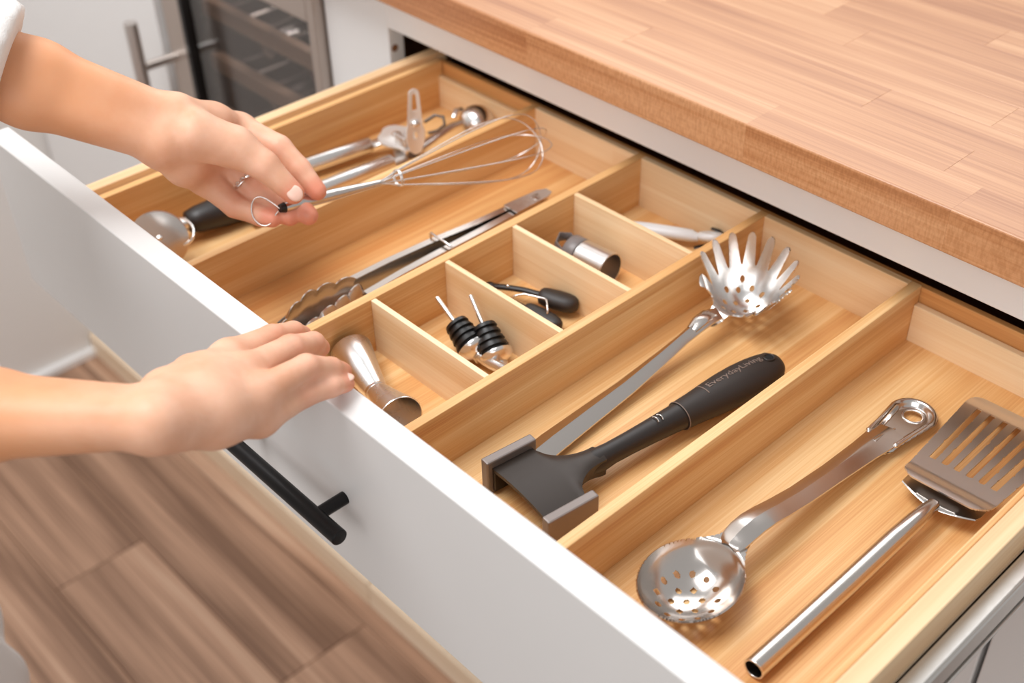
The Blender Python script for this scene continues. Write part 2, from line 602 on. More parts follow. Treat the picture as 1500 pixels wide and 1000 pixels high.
b = bmesh.new()
box(XL, XR, 0.93, 0.95, -0.86, 0.008, bm=b)
box(XL, XL + .02, YD + .031, 0.93, -0.86, 0.008, bm=b)
box(XR - .02, XR, YD + .031, 0.93, -0.86, 0.008, bm=b)
box(XL + .02, XR - .02, YD + .031, 0.93, -0.86, -0.84, bm=b)
box(XL + .02, XR - .02, YD + .031, 0.93, -0.012, 0.008, bm=b)
obj('cavity', b, cavity_m, fr)
for zr in (-0.143, -0.219, -0.30, -0.385, -0.47, -0.56, -0.65):
    obj('rack', box(XL + .021, XR - .021, 0.415, 0.430, zr - .011, zr + .011, .002), rack_wood, fr)
    b = bmesh.new()
    for k in range(7):
        tube([(XL + .05 + k * .045, .43, zr), (XL + .05 + k * .045, .92, zr)], .0025, 6, b)
    obj('rack_wire', b, steel, fr)
hd = obj('handle', tube([(-1.373, .320, 0.0), (-1.373, .320, -0.14), (-1.373, .320, -0.40)], .0085, 16) if False else tube([(-1.373, .320, -0.139), (-1.373, .320, -0.62)], .0085, 18), satin, fr, 40)
for z in (-.200, -.555):
    obj('handle_post', tube([(-1.373, .320, z), (-1.373, YD + .002, z)], .006, 14), satin, hd, 40)

def bottle(x, zr, foil, label):
    t = thing('wine_bottle', label, 'bottle', (x, .70, zr + .003), group='wine bottles in the fridge')
    zc = zr + .003 + .037
    obj('glass_body', lathe([(0, 0), (.001, .033), (.006, .037), (.19, .037), (.225, .026), (.25, .0145), (.30, .0145), (.30, 0)], (x, .75, zc), (x, .4, zc), 24), bottle_glass, t, 40)
    obj('foil_cap', lathe([(.26, .0148), (.298, .0152), (.300, .0162), (.304, .0162), (.3055, .012), (.3056, 0)], (x, .75, zc), (x, .4, zc), 20), foil, t, 40)
bottle(-1.272, -0.219, foil_grey, 'dark wine bottle with bright silver cap on the middle rack of the fridge')
bottle(-1.205, -0.143, foil_grey, 'dark wine bottle with silver cap on the top rack of the fridge')
bottle(-1.275, -0.143, foil_red, 'dark wine bottle with red foil cap on the top rack of the fridge')
bottle(-1.165, -0.219, foil_red, 'dark wine bottle with red foil cap on the middle rack of the fridge')
bottle(-1.27, -0.300, foil_grey, 'dark wine bottle with silver cap on the third rack of the fridge')

# ------------------------------------------------------------------ the drawer
ZS = -0.05
dr = thing('drawer', 'wide white fronted kitchen drawer pulled out from the cabinet', 'drawer', (-0.52, 0.2, -0.13))
fp = obj('front_panel', box(-0.944, -0.103, -0.019, 0.0, -0.144, 0.0, .0012), front_paint, dr)
YH, ZH = -0.042, -0.077
hnd = obj('bar_handle', lathe([(0, 0), (.0004, .0049), (.001, .0055), (.155, .0055), (.1556, .0049), (.156, 0)], (-0.6055, YH, ZH), (-0.4, YH, ZH), 24), black_metal, fp, 40, 'black bar handle')
for px in (-0.5715, -0.4755):
    obj('handle_post', tube([(px, YH, ZH), (px, -0.0188, ZH)], .0044, 18), black_metal, fp, 40)
obj('side_panel', box(-0.898, -0.8855, 0.0005, 0.4205, -0.122, ZS, .0008), box_y, dr)
obj('side_panel', box(-0.1730, -0.1605, 0.0005, 0.4205, -0.122, ZS, .0008), box_y, dr)
obj('back_panel', box(-0.885, -0.1735, 0.4085, 0.4145, -0.122, -0.0580, .0008), box_x, dr)
obj('box_front', box(-0.885, -0.1735, 0.0005, 0.0125, -0.122, ZS - .012, .0008), box_x, dr)
obj('bottom_panel', box(-0.885, -0.1735, 0.0125, 0.4085, -0.122, -0.1165), box_x, dr)
def slide(x0, sx):
    b = bmesh.new()
    box(min(x0, x0 + sx * .002), max(x0, x0 + sx * .002), 0.002, 0.46, -0.114, -0.077, bm=b)
    box(min(x0, x0 + sx * .012), max(x0, x0 + sx * .012), 0.002, 0.46, -0.0795, -0.0770, .0008, 2, b)
    box(min(x0, x0 + sx * .012), max(x0, x0 + sx * .012), 0.002, 0.46, -0.114, -0.1115, .0008, 2, b)
    o = obj('slide', b, zinc, dr, label='zinc ball bearing slide')
    b = bmesh.new()
    box(min(x0 + sx * .0045, x0 + sx * .0115), max(x0 + sx * .0045, x0 + sx * .0115), 0.012, 0.50, -0.1065, -0.0845, .002, 2, b)
    obj('inner_rail', b, zinc, o)
slide(-0.1604, 1)
slide(-0.8981, -1)

# ------------------------------------------------------------------ bamboo organiser tray
ZT, ZF = -0.0555, -0.103
tr = thing('drawer_organizer', 'bamboo expandable organiser tray filling the open drawer', 'organizer', (-0.53, 0.2, -0.1165))
TB = -0.1160
def wall_y(x0, x1, y0=.0135, y1=.4075, zt=ZT, zb=ZF - .002, name='long_divider'):
    return obj(name, box(x0, x1, y0, y1, zb, zt, .0006), bamboo_y, tr)
wall_y(-0.8850, -0.8772, name='side_wall')
wall_y(-0.7458, -0.7380)
wall_y(-0.6145, -0.6066)
wall_y(-0.4820, -0.4745)
wall_y(-0.3430, -0.3350)
wall_y(-0.1775, -0.1735, name='side_wall', zt=-0.0515)
# floors, one for each bay (inner slightly proud joints)
for xa, xb in ((-0.8772, -0.7458), (-0.7380, -0.6145), (-0.6066, -0.4820), (-0.4745, -0.3430), (-0.3350, -0.1775)):
    obj('floor_panel', box(xa, xb, .0135, .4075, TB, ZF), bamboo_y, tr)
# back and front walls: full height in the middle bays, low in the two sliding wings
for xa, xb in ((-0.7380, -0.6145), (-0.6066, -0.4820), (-0.4745, -0.3430)):
    obj('back_wall', box(xa, xb, .4015, .4075, ZF - .002, ZT, .0005), bamboo_x, tr)
    obj('front_wall', box(xa, xb, .0135, .0205, ZF - .002, ZT, .0005), bamboo_x, tr)
for xa, xb in ((-0.8772, -0.7458), (-0.3350, -0.1775)):
    obj('low_back_wall', box(xa, xb, .4015, .4075, ZF - .002, -0.0705, .0008), bamboo_x, tr)
    obj('low_front_wall', box(xa, xb, .0135, .0205, ZF - .002, -0.0705, .0008), bamboo_x, tr)
for yc in (0.1085, 0.1800, 0.2510, 0.3210):
    obj('short_divider', box(-0.6066, -0.4820, yc - .0022, yc + .0022, ZF - .001, ZT - .0006, .0005), bamboo_x, tr)

# ------------------------------------------------------------------ tools lying in the tray
# --- meat tenderizer
mt = thing('meat_tenderizer', 'black handled meat tenderizer hammer with grey metal striking plates', 'tenderizer',
           mat=frame((-0.402, 0.080, ZF), (0.026, 0.212, 0)))
for s in (1, -1):
    pl = obj('striking_plate', box(-.0205, .0195, s * .0325 - .0036, s * .0325 + .0036, .0003, .0285, .0012, 2), plate_steel, mt)
# hollow head casting: arched web closing to the neck
def head_half(x):
    if x < .016:
        return .0292
    t = min(1, (x - .016) / .030)
    return .0076 + (.0292 - .0076) * (1 - math.sqrt(max(0, 1 - (1 - t) ** 2)))
rings = []
for i in range(25):
    x = -.0165 + i * (.066 / 24)
    w = head_half(x)
    flat = min(1, max(0, (x - .016) / .03))
    r = []
    for k in range(13):
        y = -w + 2 * w * k / 12
        r.append((x, y, .0225 - .002 * flat + .0028 * (1 - (y / w) ** 2) * (1 - .3 * flat)))
    for k in range(12, -1, -1):
        y = (-w + 2 * w * k / 12) * .93
        zt = .0225 - .002 * flat + .0028 * (1 - (y / w) ** 2) * (1 - .3 * flat)
        r.append((x, y, (zt - .0028) * (1 - flat) + .0065 * flat))
    rings.append(r)
b = loft(rings)
for s in (1, -1):
    box(-.0165, .0165, s * .0292 - .0014 * (1 + s), s * .0292 + .0014 * (1 - s), .003, .0225, .0006, 1, b)
obj('head', b, cast_black, mt, 40)
secs = [(.032, .0075, .0060, .0150), (.046, .0088, .0085, .0146), (.058, .0078, .0075, .0150), (.075, .0080, .0075, .0150), (.095, .0088, .0080, .0150),
        (.112, .0096, .0088, .0148), (.1215, .0102, .0094, .0146)]
obj('shank', tube([(a, 0, c) for a, _, _, c in secs], [(p, q) for _, p, q, _ in secs], 24), black_plastic, mt, 50)
b = bmesh.new()
for k in range(2):
    tube([(.0975 + .004 * k + .0015 * math.cos(t), .0035 * math.sin(t), .0236 + .0006 * math.cos(1.5 * t)) for t in np.linspace(-1.2, 1.2, 9)], .0005, 6, b)
obj('emblem', b, silver, mt, label='small bright twin arc mark')
grip = [(.1200, .0108, .0100), (.1215, .0110, .0098), (.135, .0120, .0104), (.150, .0138, .0113), (.165, .0152, .0119), (.180, .0157, .0120),
        (.193, .0152, .0114), (.203, .0139, .0104), (.210, .0122, .0096), (.2145, .0088, .0072), (.2168, .0050, .0044), (.2176, .0015, .0015)]
def grip_at(x):
    for (a, p, q), (a2, p2, q2) in zip(grip[:-1], grip[1:]):
        if a <= x <= a2:
            t = (x - a) / (a2 - a)
            return p + t * (p2 - p), q + t * (q2 - q)
    return .001, .001
def grip_z(x, y):
    p, q = grip_at(x)
    return .0146 + q * math.sqrt(max(0.02, 1 - (y / p) ** 2))
gr = obj('grip', tube([(a, 0, .0146) for a, _, _ in grip], [(p, q) for _, p, q in grip], 32), soft_black, mt, 60)
b = bmesh.new()
hole = []
for k in range(20):
    t = 2 * math.pi * k / 20
    x, y = .2055 + .0042 * math.cos(t), .0036 * math.sin(t)
    hole.append((x, y, grip_z(x, y) + .0002))
tube(hole, .0008, 8, b, closed=True)
obj('hole_rim', b, black_plastic, gr, 60)
b = bmesh.new()
cv = b.verts.new((.2055, 0, grip_z(.2055, 0) + .0003))
vs = [b.verts.new((x, y, z + .0002)) for x, y, z in hole]
for k in range(20):
    b.faces.new((cv, vs[k], vs[(k + 1) % 20]))
obj('hanging_hole', b, plain('hole_black', (.004, .004, .004, 1), .8), gr)
obj('collar_ring', tube([(.1206, .0111 * math.cos(t), .0146 + .0099 * math.sin(t)) for t in np.linspace(0, 2 * math.pi, 32, endpoint=False)], .00035, 6, closed=True), emboss, gr, 60)
# raised lettering on the grip
cu = bpy.data.curves.new('lettering', 'FONT')
cu.body = 'EverydayLiving'
cu.size = 0.0068
cu.extrude = 0.0003
cu.resolution_u = 2
to = link(bpy.data.objects.new('lettering_tmp', cu))
dg = bpy.context.evaluated_depsgraph_get()
me = bpy.data.meshes.new_from_object(to.evaluated_get(dg))
bpy.data.objects.remove(to)
b = bmesh.new()
b.from_mesh(me)
bmesh.ops.triangulate(b, faces=b.faces[:])
xs = [v.co.x for v in b.verts]
sc = 0.051 / (max(xs) - min(xs))
for v in b.verts:
    x = .1485 + (v.co.x - min(xs)) * sc
    yy = .0008 + v.co.y * 1.05
    v.co = Vector((x, yy, grip_z(x, yy) + .00012 + v.co.z * .7))
obj('lettering', b, emboss, gr, label='raised lettering')
b = tube([(.1445, y, grip_z(.1445, y) + .0001) for y in np.linspace(-.003, .0085, 9)], .0004, 6)
obj('grip_line', b, emboss, gr)

# --- spaghetti server
sv = thing('spaghetti_server', 'steel spaghetti server with a fingered bowl and round drain holes', 'spoon', (-0.445, 0.30, ZF))
BC = Vector((-0.4372, 0.3326, ZF + .0280))
ax = Vector((0.02, 0.999, 0)).normalized()
ay = Vector((-ax.y, ax.x, 0))
A0, B0 = .0262, .0246
teeth = [-132, -108, -84, -60, -36, -12, 12, 36, 60, 84, 108, 132]
holes = [(.0135, .004), (.0135, -.005), (.0065, .0105), (.0060, .0010), (.0055, -.0085), (-.0010, .0150), (-.0015, .0055), (-.0020, -.0040), (-.0030, -.0130), (-.0090, .0095), (-.0095, .0005), (-.0100, -.0085), (.0125, .0125), (-.0160, .0050), (-.0165, -.0040)]
def f_server(X, Y):
    d = d_ell(X, Y, 0, 0, A0, B0)
    for t in teeth:
        a = math.radians(t)
        cx, cy = A0 * math.cos(a), B0 * math.sin(a)
        L = .0100 if abs(t) < 125 else .007
        d = smin(d, d_cap(X, Y, cx * .86, cy * .86, cx + L * math.cos(a) * .95, cy + L * math.sin(a) * .95, .0054, .0034), .0014)
    d = smin(d, d_cap(X, Y, -.020, 0, -.038, 0, .0085, .0060), .006)
    for hx, hy in holes:
        d = np.maximum(d, -d_circ(X, Y, hx * 1.12, hy * 1.12, .0019))
    return d
def z_server(X, Y):
    r = np.sqrt((X / A0) ** 2 + (Y / B0) ** 2)
    bowl = -.0195 + .0195 * np.minimum(r, 1) ** 2.2
    out = np.maximum(r - 1, 0) * .0256 * 1.95
    neck = sstep((-X - .018) / .016)
    return (bowl + out) * (1 - neck) + neck * (-.0030)
b = sheet(f_server, -.046, .046, -.046, .046, .0005, z_server, .0012)
M = Matrix(((ax.x, ay.x, 0, BC.x), (ax.y, ay.y, 0, BC.y), (0, 0, 1, BC.z), (0, 0, 0, 1))) 
M = Matrix.Translation(BC) @ Matrix.Rotation(math.radians(13), 4, Vector((.818, .575, 0))) @ Matrix.Translation(-BC) @ M
b.transform(M)
obj('bowl', b, bright, sv, 50)
hs = [((-.4345, .1045, .0060), .0105), ((-.4360, .125, .0066), .0104), ((-.4372, .160, .0078), .0092), ((-.4380, .200, .0096), .0078),
      ((-.4386, .240, .0146), .0062), ((-.4386, .262, .0186), .0052), ((-.4382, .276, .0216), .0056), ((-.4378, .288, .0242), .0066), ((-.4375, .298, .0246), .0070)]
rings = []
for (x, y, z), w in hs:
    z += ZF
    c = .0052
    r = []
    for k in range(9):
        q = -1 + k / 4
        r.append((x + q * w, y, z + c * (1 - abs(q)) ** .9))
    for k in range(8, -1, -1):
        q = -1 + k / 4
        r.append((x + q * w, y, z - .0012 + c * (1 - abs(q)) ** .9))
    rings.append(r)
obj('handle', loft(rings), steel, sv, 25)
b = tube([(-.4384, .272, ZF + .0228), (-.4382, .280, ZF + .0262), (-.4378, .290, ZF + .0278), (-.4375, .299, ZF + .0246)], [(.0045, .002), (.0062, .0024), (.0058, .002), (.0035, .001)], 14, up=(0, 0, 1))
obj('neck_rib', b, steel, sv, 60)

# --- slotted spoon
sp = thing('slotted_spoon', 'steel perforated spoon with an open hanging loop in the right bay', 'spoon',
           mat=frame((-0.2845, 0.0895, ZF), (0.0040, 0.250, 0)))
SA, SB = .0350, .0292
sh = []
for i, rr in enumerate([(0,), (0, 1, 2, 3, 4, 5), tuple(range(12))]):
    for k in rr:
        a = 2 * math.pi * k / max(1, len(rr)) + .3 * i
        sh.append((.0098 * i * math.cos(a), .0088 * i * math.sin(a)))
def f_spoon(X, Y):
    d = d_ell(X, Y, 0, 0, SA, SB)
    d = smin(d, d_cap(X, Y, .030, 0, .050, 0, .0105, .0078), .010)
    for hx, hy in sh:
        d = np.maximum(d, -d_circ(X, Y, hx - .002, hy, .0019))
    return d
def z_spoon(X, Y):
    r = np.sqrt((X / SA) ** 2 + (Y / SB) ** 2)
    bowl = .0195 - .0188 * (1 - np.minimum(r, 1) ** 2.4)
    nk = sstep((X - .022) / .022)
    return bowl * (1 - nk) + nk * (.0215 + .06 * np.maximum(X - .03, 0)) + .0012 * np.clip(r - .93, 0, .07) / .07
obj('bowl', sheet(f_spoon, -.042, .052, -.036, .036, .0009, z_spoon, .0011), steel, sp, 50)
hs = [(.0335, .0222, .0050), (.0350, .0236, .0074), (.039, .0254, .0088), (.046, .0272, .0094), (.056, .0278, .0094), (.068, .0260, .0090), (.082, .0225, .0088), (.105, .0180, .0085), (.140, .0140, .0086), (.175, .0110, .0096), (.195, .0092, .0110), (.207, .0080, .0118)]
rings = []
for x, z, w in hs:
    r = []
    for k in range(9):
        q = -1 + k / 4
        r.append((x, q * w, z + .0030 * (1 - abs(q)) ** .8))
    for k in range(8, -1, -1):
        q = -1 + k / 4
        r.append((x, q * w, z - .0014 + .0030 * (1 - abs(q)) ** .8))
    rings.append(r)
obj('handle', loft(rings), steel, sp, 28)
# pressed hanging end: dished plate with a hole and a raised rim
def f_end(X, Y):
    d = d_cap(X, Y, .194, 0, .2330, 0, .0115, .0168)
    return np.maximum(d, -d_ell(X, Y, .2345, 0, .0062, .0066))
def z_end(X, Y):
    d = d_cap(X, Y, .200, 0, .2330, 0, .0085, .0128)
    return .0042 + .0046 * sstep((d + .0022) / .0040) - .0030 * sstep((d - .0022) / .0035)
he = obj('hanging_end', sheet(f_end, .182, .252, -.018, .018, .0008, z_end, .0012), dark_steel if False else steel, sp, 50)
b = tube([(.2345 + .0068 * math.cos(t), .0072 * math.sin(t), .0046) for t in np.linspace(0, 2 * math.pi, 24, endpoint=False)], .0010, 8, closed=True)
obj('hole_rim', b, bright, he, 60)
b = bmesh.new()
for s in (1, -1):
    tube([(.196, s * .0106, .0085), (.200, s * .0112, .0092), (.214, s * .0124, .0094), (.228, s * .0140, .0092)], [.0017, .0016, .0012, .0008], 10, b)
    ell((.1965, s * .0107, .0090), (.0024, .0021, .0019), 12, b)
tube([(.186, 0, .0112), (.200, 0, .0102), (.212, 0, .0072)], [.0022, .0014, .0006], 10, b)
obj('pressed_rib', b, bright, he, 60)

# --- slotted turner
tu = thing('slotted_turner', 'steel slotted turner with a round hollow handle beside the perforated spoon', 'turner',
           mat=frame((-0.2215, 0.2580, ZF), (-0.045, 1.0, 0)))
def f_turner(X, Y):
    w = .0290 + .0070 * np.clip(X / .11, 0, 1.2)
    d = np.maximum(np.abs(Y) - w, np.maximum(X - .113, -X - .002 - .006 * (np.abs(Y) / .03) ** 2 * -1))
    # rounded corners
    d2 = np.hypot(np.maximum(np.abs(Y) - (w - .008), 0), np.maximum(X - .110, 0)) - .008
    d3 = np.hypot(np.maximum(np.abs(Y) - (w - .010), 0), np.maximum(.008 - X, 0)) - .010
    d = np.maximum(np.maximum(d2, d3), -X - .002)
    for k in range(6):
        y0 = (k - 2.5) * .0086
        d = np.maximum(d, -d_cap(X, Y, .030, y0, .099, y0 * 1.12, .0023, .0019))
    return d
def z_turner(X, Y):
    z = .0165 - .075 * np.maximum(X, 0) + .0006
    z = z - .0030 * sstep((X - .100) / .014) + .0035 * sstep(1 - X / .016)
    return z
obj('blade', sheet(f_turner, -.004, .118, -.042, .042, .0010, z_turner, .0012), satin, tu, 40)
b = bmesh.new()
rings = []
for q in np.linspace(-1, 1, 21):
    y = q * .0262
    k = 1 - abs(q) ** 1.6
    rings.append([(.016, y, .0100), (.004, y, .0112), (-.0020 - .0075 * k, y * .97, .0128 - .001 * k), (-.0026 - .0075 * k, y * .975, .0136 - .001 * k), (-.0020 - .0070 * k, y * .97, .0142 - .001 * k), (.004, y, .0124), (.016, y, .0112)])
loft(rings, b)
obj('lower_lip', b, steel, tu, 40)
hp = [(-.008, .0, .0150, .0040, .0034), (-.016, .0004, .0156, .0048, .0045), (-.028, .0010, .0150, .0060, .0056), (-.050, .0030, .0130, .0066, .0064), (-.100, .0060, .0100, .0067, .0066), (-.150, .0092, .0080, .0066, .0066), (-.1840, .0112, .0074, .0066, .0066)]
out = [(x, y, z) for x, y, z, _, _ in hp]
b = tube(out, [(p, q) for _, _, _, p, q in hp], 24, cap=False, up=(0, 0, 1))
# inside wall of the open end
n = len(out)
inner = tube([(-.1840, .0112, .0074), (-.160, .0098, .0078)], .0055, 24, cap=False, up=(0, 0, 1))
tmp = bpy.data.meshes.new('t'); inner.to_mesh(tmp); inner.free(); b.from_mesh(tmp); bpy.data.meshes.remove(tmp)
obj('handle', b, steel, tu, 60)
t_ = np.linspace(0, 2 * math.pi, 24, endpoint=False)
obj('open_end_rim', tube([(-.1840, .0112 + .00605 * math.cos(t), .0074 + .00605 * math.sin(t)) for t in t_], .00065, 8, closed=True), bright, tu, 60)

# --- tongs
tg = thing('kitchen_tongs', 'long steel locking tongs with scalloped ends in the second bay', 'tongs', (-0.645, 0.18, ZF))
def arm(side, pts):
    """U channel, open towards the other arm"""
    rings = []
    for (x, y, w, z0, z1) in pts:
        t = .0009
        s = side
        rings.append([(x, y, z0), (x + s * w, y, z0), (x + s * w, y, z0 + t), (x + s * t, y, z0 + t), (x + s * t, y, z1 - t), (x + s * w, y, z1 - t), (x + s * w, y, z1), (x, y, z1)])
    return loft(rings)
zb = ZF + .0008
lp = [(-.6500, .318, .0065, zb, zb + .029), (-.6515, .300, .0066, zb, zb + .030), (-.6565, .250, .0066, zb, zb + .028), (-.6630, .205, .0066, zb, zb + .027), (-.6665, .165, .0064, zb, zb + .026), (-.6690, .128, .0060, zb, zb + .024)]
obj('arm', arm(1, lp), steel, tg, 30)
rp = [(-.6360, .318, .0065, zb, zb + .029), (-.6370, .300, .0065, zb, zb + .030), (-.6395, .250, .0066, zb, zb + .027), (-.6405, .205, .0066, zb, zb + .026), (-.6410, .165, .0064, zb, zb + .025), (-.6410, .128, .0060, zb, zb + .023)]
obj('arm', arm(-1, rp), steel, tg, 30)
def pad(side, x0, zt, name='scalloped_end'):
    """leaf shaped gripping pad, scalloped along its upper and lower edges"""
    rings = []
    ys = np.linspace(0, 1, 46)
    for u in ys:
        yy = .128 - u * .077
        hgt = zt * (math.sin(min(1, (1 - u) * 1.45 + .10) * math.pi / 2) ** .7)
        sc = .0034 * abs(math.sin(u * math.pi * 5)) ** (.8 if side > 0 else .5)
        bow = .009 * math.sin(u * math.pi * .9)
        r = []
        for k in range(7):
            q = k / 6
            z = zb + (hgt - .0022 + sc) * q
            dx = bow + .0065 * (1 - (2 * q - 1) ** 2) - .002
            r.append((x0 - side * dx, yy, z))
        for k in range(6, -1, -1):
            q = k / 6
            z = zb + (hgt - .0022 + sc) * q
            dx = bow + .0065 * (1 - (2 * q - 1) ** 2) - .0031
            r.append((x0 - side * dx, yy, z))
        rings.append(r)
    return obj(name, loft(rings), steel, tg, 40)
pl = pad(1, -.658, .033)
b = bmesh.new()
tube([(-.6635 - .009 * math.sin(u * 2.8), .128 - u * .070, zb + .016) for u in np.linspace(0, .95, 14)], .0009, 6, b)
for u in (.25, .52):
    tube([(-.6625 - .009 * math.sin(u * 2.8), .128 - u * .070, zb + q) for q in (.006, .013, .020)], .0008, 6, b)
obj('pressed_rib', b, dark_steel, pl, 60)
pad(-1, -.6470, .030)
obj('lock_ring', tube([(-.6650, .212, zb + .001), (-.6655, .212, zb + .029), (-.6640, .2115, zb + .0305), (-.6400, .2115, zb + .0290), (-.6382, .212, zb + .0275), (-.6380, .212, zb + .001)], .0011, 8), bright, tg, 60)
obj('hinge', lathe([(0, 0), (.0005, .0042), (.0318, .0042), (.0324, 0)], (-.6430, .310, zb), (-.6430, .310, zb + .03), 16), steel, tg, 40)
b = prism([(-.6530, .282), (-.6505, .3190), (-.6465, .3260), (-.6395, .3260), (-.6365, .3190), (-.6360, .282)], zb + .0302, zb + .0314)
obj('hinge_cap', b, bright, tg)

# --- jigger
jg = thing('jigger', 'polished steel double cone jigger in the front small compartment', 'jigger', (-0.556, 0.066, ZF))
JA, JW, JB = Vector((-.6005, .0795, -.0862)), Vector((-.5540, .0670, -.0895)), Vector((-.5170, .0585, -.0855))
def jig(P, Q, r0, r1, L):
    t = .0008
    return lathe([(0, r0), (L * .5, (r0 * .52 + r1 * .48)), (L - .0006, r1), (L, r1 - .0003), (L - .0003, r1 - t), (L * .5, (r0 * .52 + r1 * .48) - t), (.004, r0 - t), (.004, .0001)], P, Q, 40)
obj('large_cup', jig(JW, JA, .0085, .0165, (JA - JW).length), jig_steel, jg, 40)
obj('small_cup', jig(JW, JB, .0085, .0172, (JB - JW).length), jig_steel, jg, 40)
obj('waist_band', lathe([(0, .0086), (.0004, .0091), (.003, .0091), (.0034, .0086)], JW - (JB - JW).normalized() * .0017, JB, 32), bright, jg, 40)

# --- bottle pourers: one built with its parts, then copied
def make_pourer(label):
    t = thing('bottle_pourer', label, 'pourer', mat=Matrix(), group='bottle pourers in one small compartment')
    obj('stopper', lathe([(0, .0030), (.0008, .0072)] + [q for k in range(4) for q in ((.0012 + k * .0056, .0074 + k * .0008), (.0016 + k * .0056, .0088 + k * .0008), (.0044 + k * .0056, .0096 + k * .0008), (.0052 + k * .0056, .0078 + k * .0008))] + [(.0238, .0110), (.0246, .0060)], (0, 0, 0), (1, 0, 0), 32), black_rubber, t, 35)
    obj('breather_tube', tube([(-.0245, 0, 0), (.002, 0, 0)], .0019, 12), jig_steel, t, 60)
    obj('flange', lathe([(.0240, .0105), (.0246, .0128), (.0256, .0130), (.0280, .0122), (.0305, .0100), (.0325, .0070), (.0336, .0050), (.0338, .002)], (0, 0, 0), (1, 0, 0), 32), bright, t, 40)
    sp_ = obj('spout', tube([(.032, 0, .001), (.039, 0, .0030), (.047, 0, .0080), (.056, 0, .0150), (.064, 0, .0215)], [.0047, .0046, .0044, .0042, .0040], 18, cap=False), bright, t, 60)
    obj('spout_collar', lathe([(.0340, .0046), (.0344, .0058), (.0372, .0058), (.0376, .0045)], (0, 0, -.0085), (1, 0, .25), 24), steel, sp_, 40)
    return t
def copy_tree(o, parent=None):
    c = o.copy()
    COL.objects.link(c)
    if parent is not None:
        c.parent = parent
    for ch in list(o.children):
        copy_tree(ch, c)
    return c
p1 = make_pourer('steel bottle pourer with black ribbed stopper, the one nearer the long tongs')
p2 = copy_tree(p1)
p2['label'] = 'steel bottle pourer with black ribbed stopper, the one nearer the spaghetti server'
p1.matrix_world = frame((-.5685, .1534, -.0804), (.0454, -.005, -.019), (0, 0, 1))
p2.matrix_world = frame((-.5484, .1639, -.0772), (.035, -.011, -.022), (0, 0, 1))

# --- black hinged clip
cl = thing('hinged_clip', 'black hinged clip with two rounded paddle handles and a wire bail', 'clip', (-0.55, 0.225, ZF))
def paddle(P, Q, w, h, name='paddle_handle'):
    P, Q = Vector(P), Vector(Q)
    d = (Q - P).normalized()
    L = (Q - P).length
    prof = [(0, .55), (.04, .80), (.15, .93), (.45, 1.0), (.70, .97), (.86, .82), (.95, .55), (.99, .25), (1.0, .06)]
    return obj(name, tube([P + d * (L * a) for a, _ in prof], [(w * k, h * (.75 + .25 * k) * (k ** .3)) for _, k in prof], 24, up=(0, 0, 1)), soft_black, cl, 60)
paddle((-.5590, .2335, -.0915), (-.5290, .2452, -.0925), .0092, .0070)
paddle((-.5570, .2160, -.0945), (-.5215, .2190, -.0950), .0078, .0060)
obj('arm', tube([(-.5960, .2160, -.0925), (-.585, .2205, -.0905), (-.572, .2275, -.0900), (-.557, .2340, -.0908)], [(.0030, .0022), (.0028, .0022), (.0028, .0022), (.0032, .0026)], 12, up=(0, 0, 1)), black_plastic, cl, 50)
obj('arm', tube([(-.5960, .2140, -.0955), (-.578, .2145, -.0955), (-.555, .2160, -.0945)], [(.0028, .0022), (.0028, .0022), (.0034, .0026)], 12, up=(0, 0, 1)), black_plastic, cl, 50)
obj('wire_bail', tube([(-.5690, .2115, -.0905), (-.5678, .2129, -.0868), (-.5660, .2155, -.0858), (-.5631, .2202, -.0856), (-.5475, .2262, -.0850), (-.5448, .2262, -.0850), (-.5425, .2245, -.0852), (-.5360, .2190, -.0862), (-.5355, .2180, -.0890)], .0008, 8), bright, cl, 60)
obj('pivot', ell((-.5830, .2212, -.0885), (.0016, .0016, .0014), 12), bright, cl, 60)
obj('knuckle', ell((-.5965, .2150, -.0940), (.0058, .0045, .0050), 16), black_plastic, cl, 60)

# --- steel bottle stopper / cap
cp = thing('bottle_stopper', 'hollow brushed steel bottle stopper with dark collar in a small tray compartment', 'stopper', (-0.565, 0.292, ZF))
CA, CB = Vector((-.5880, .2900, -.0878)), Vector((-.5400, .2930, -.0878))
rc = .0150
obj('sleeve', lathe([(.0190, rc - .0006), (.0192, rc), (.0476, rc), (.0480, rc - .0004), (.0478, rc - .0011), (.022, rc - .0011), (.0215, .0001)], CA, CB, 40), satin, cp, 40)
obj('ring_band', lathe([(.0180, .0100), (.0180, rc - .0012), (.0192, rc - .0012), (.0192, .0100)], CA, CB, 40), black_rubber, cp, 40)
obj('shoulder', lathe([(.0060, .0001), (.0060, rc - .0035), (.0066, rc - .0006), (.0075, rc), (.0174, rc), (.0180, rc - .0005), (.0180, .0001)], CA, CB, 40), grey_plastic, cp, 40)
b = tube([CA + Vector((.0064, -.0085, .001)), CA + Vector((-.003, -.0075, .007)), CA + Vector((-.006, 0, .009)), CA + Vector((-.003, .0075, .007)), CA + Vector((.0064, .0085, .001))], [(.0012, .0045)] * 5, 10, up=(0, 0, 1))
obj('pull_loop', b, grey_plastic, cp, 60)

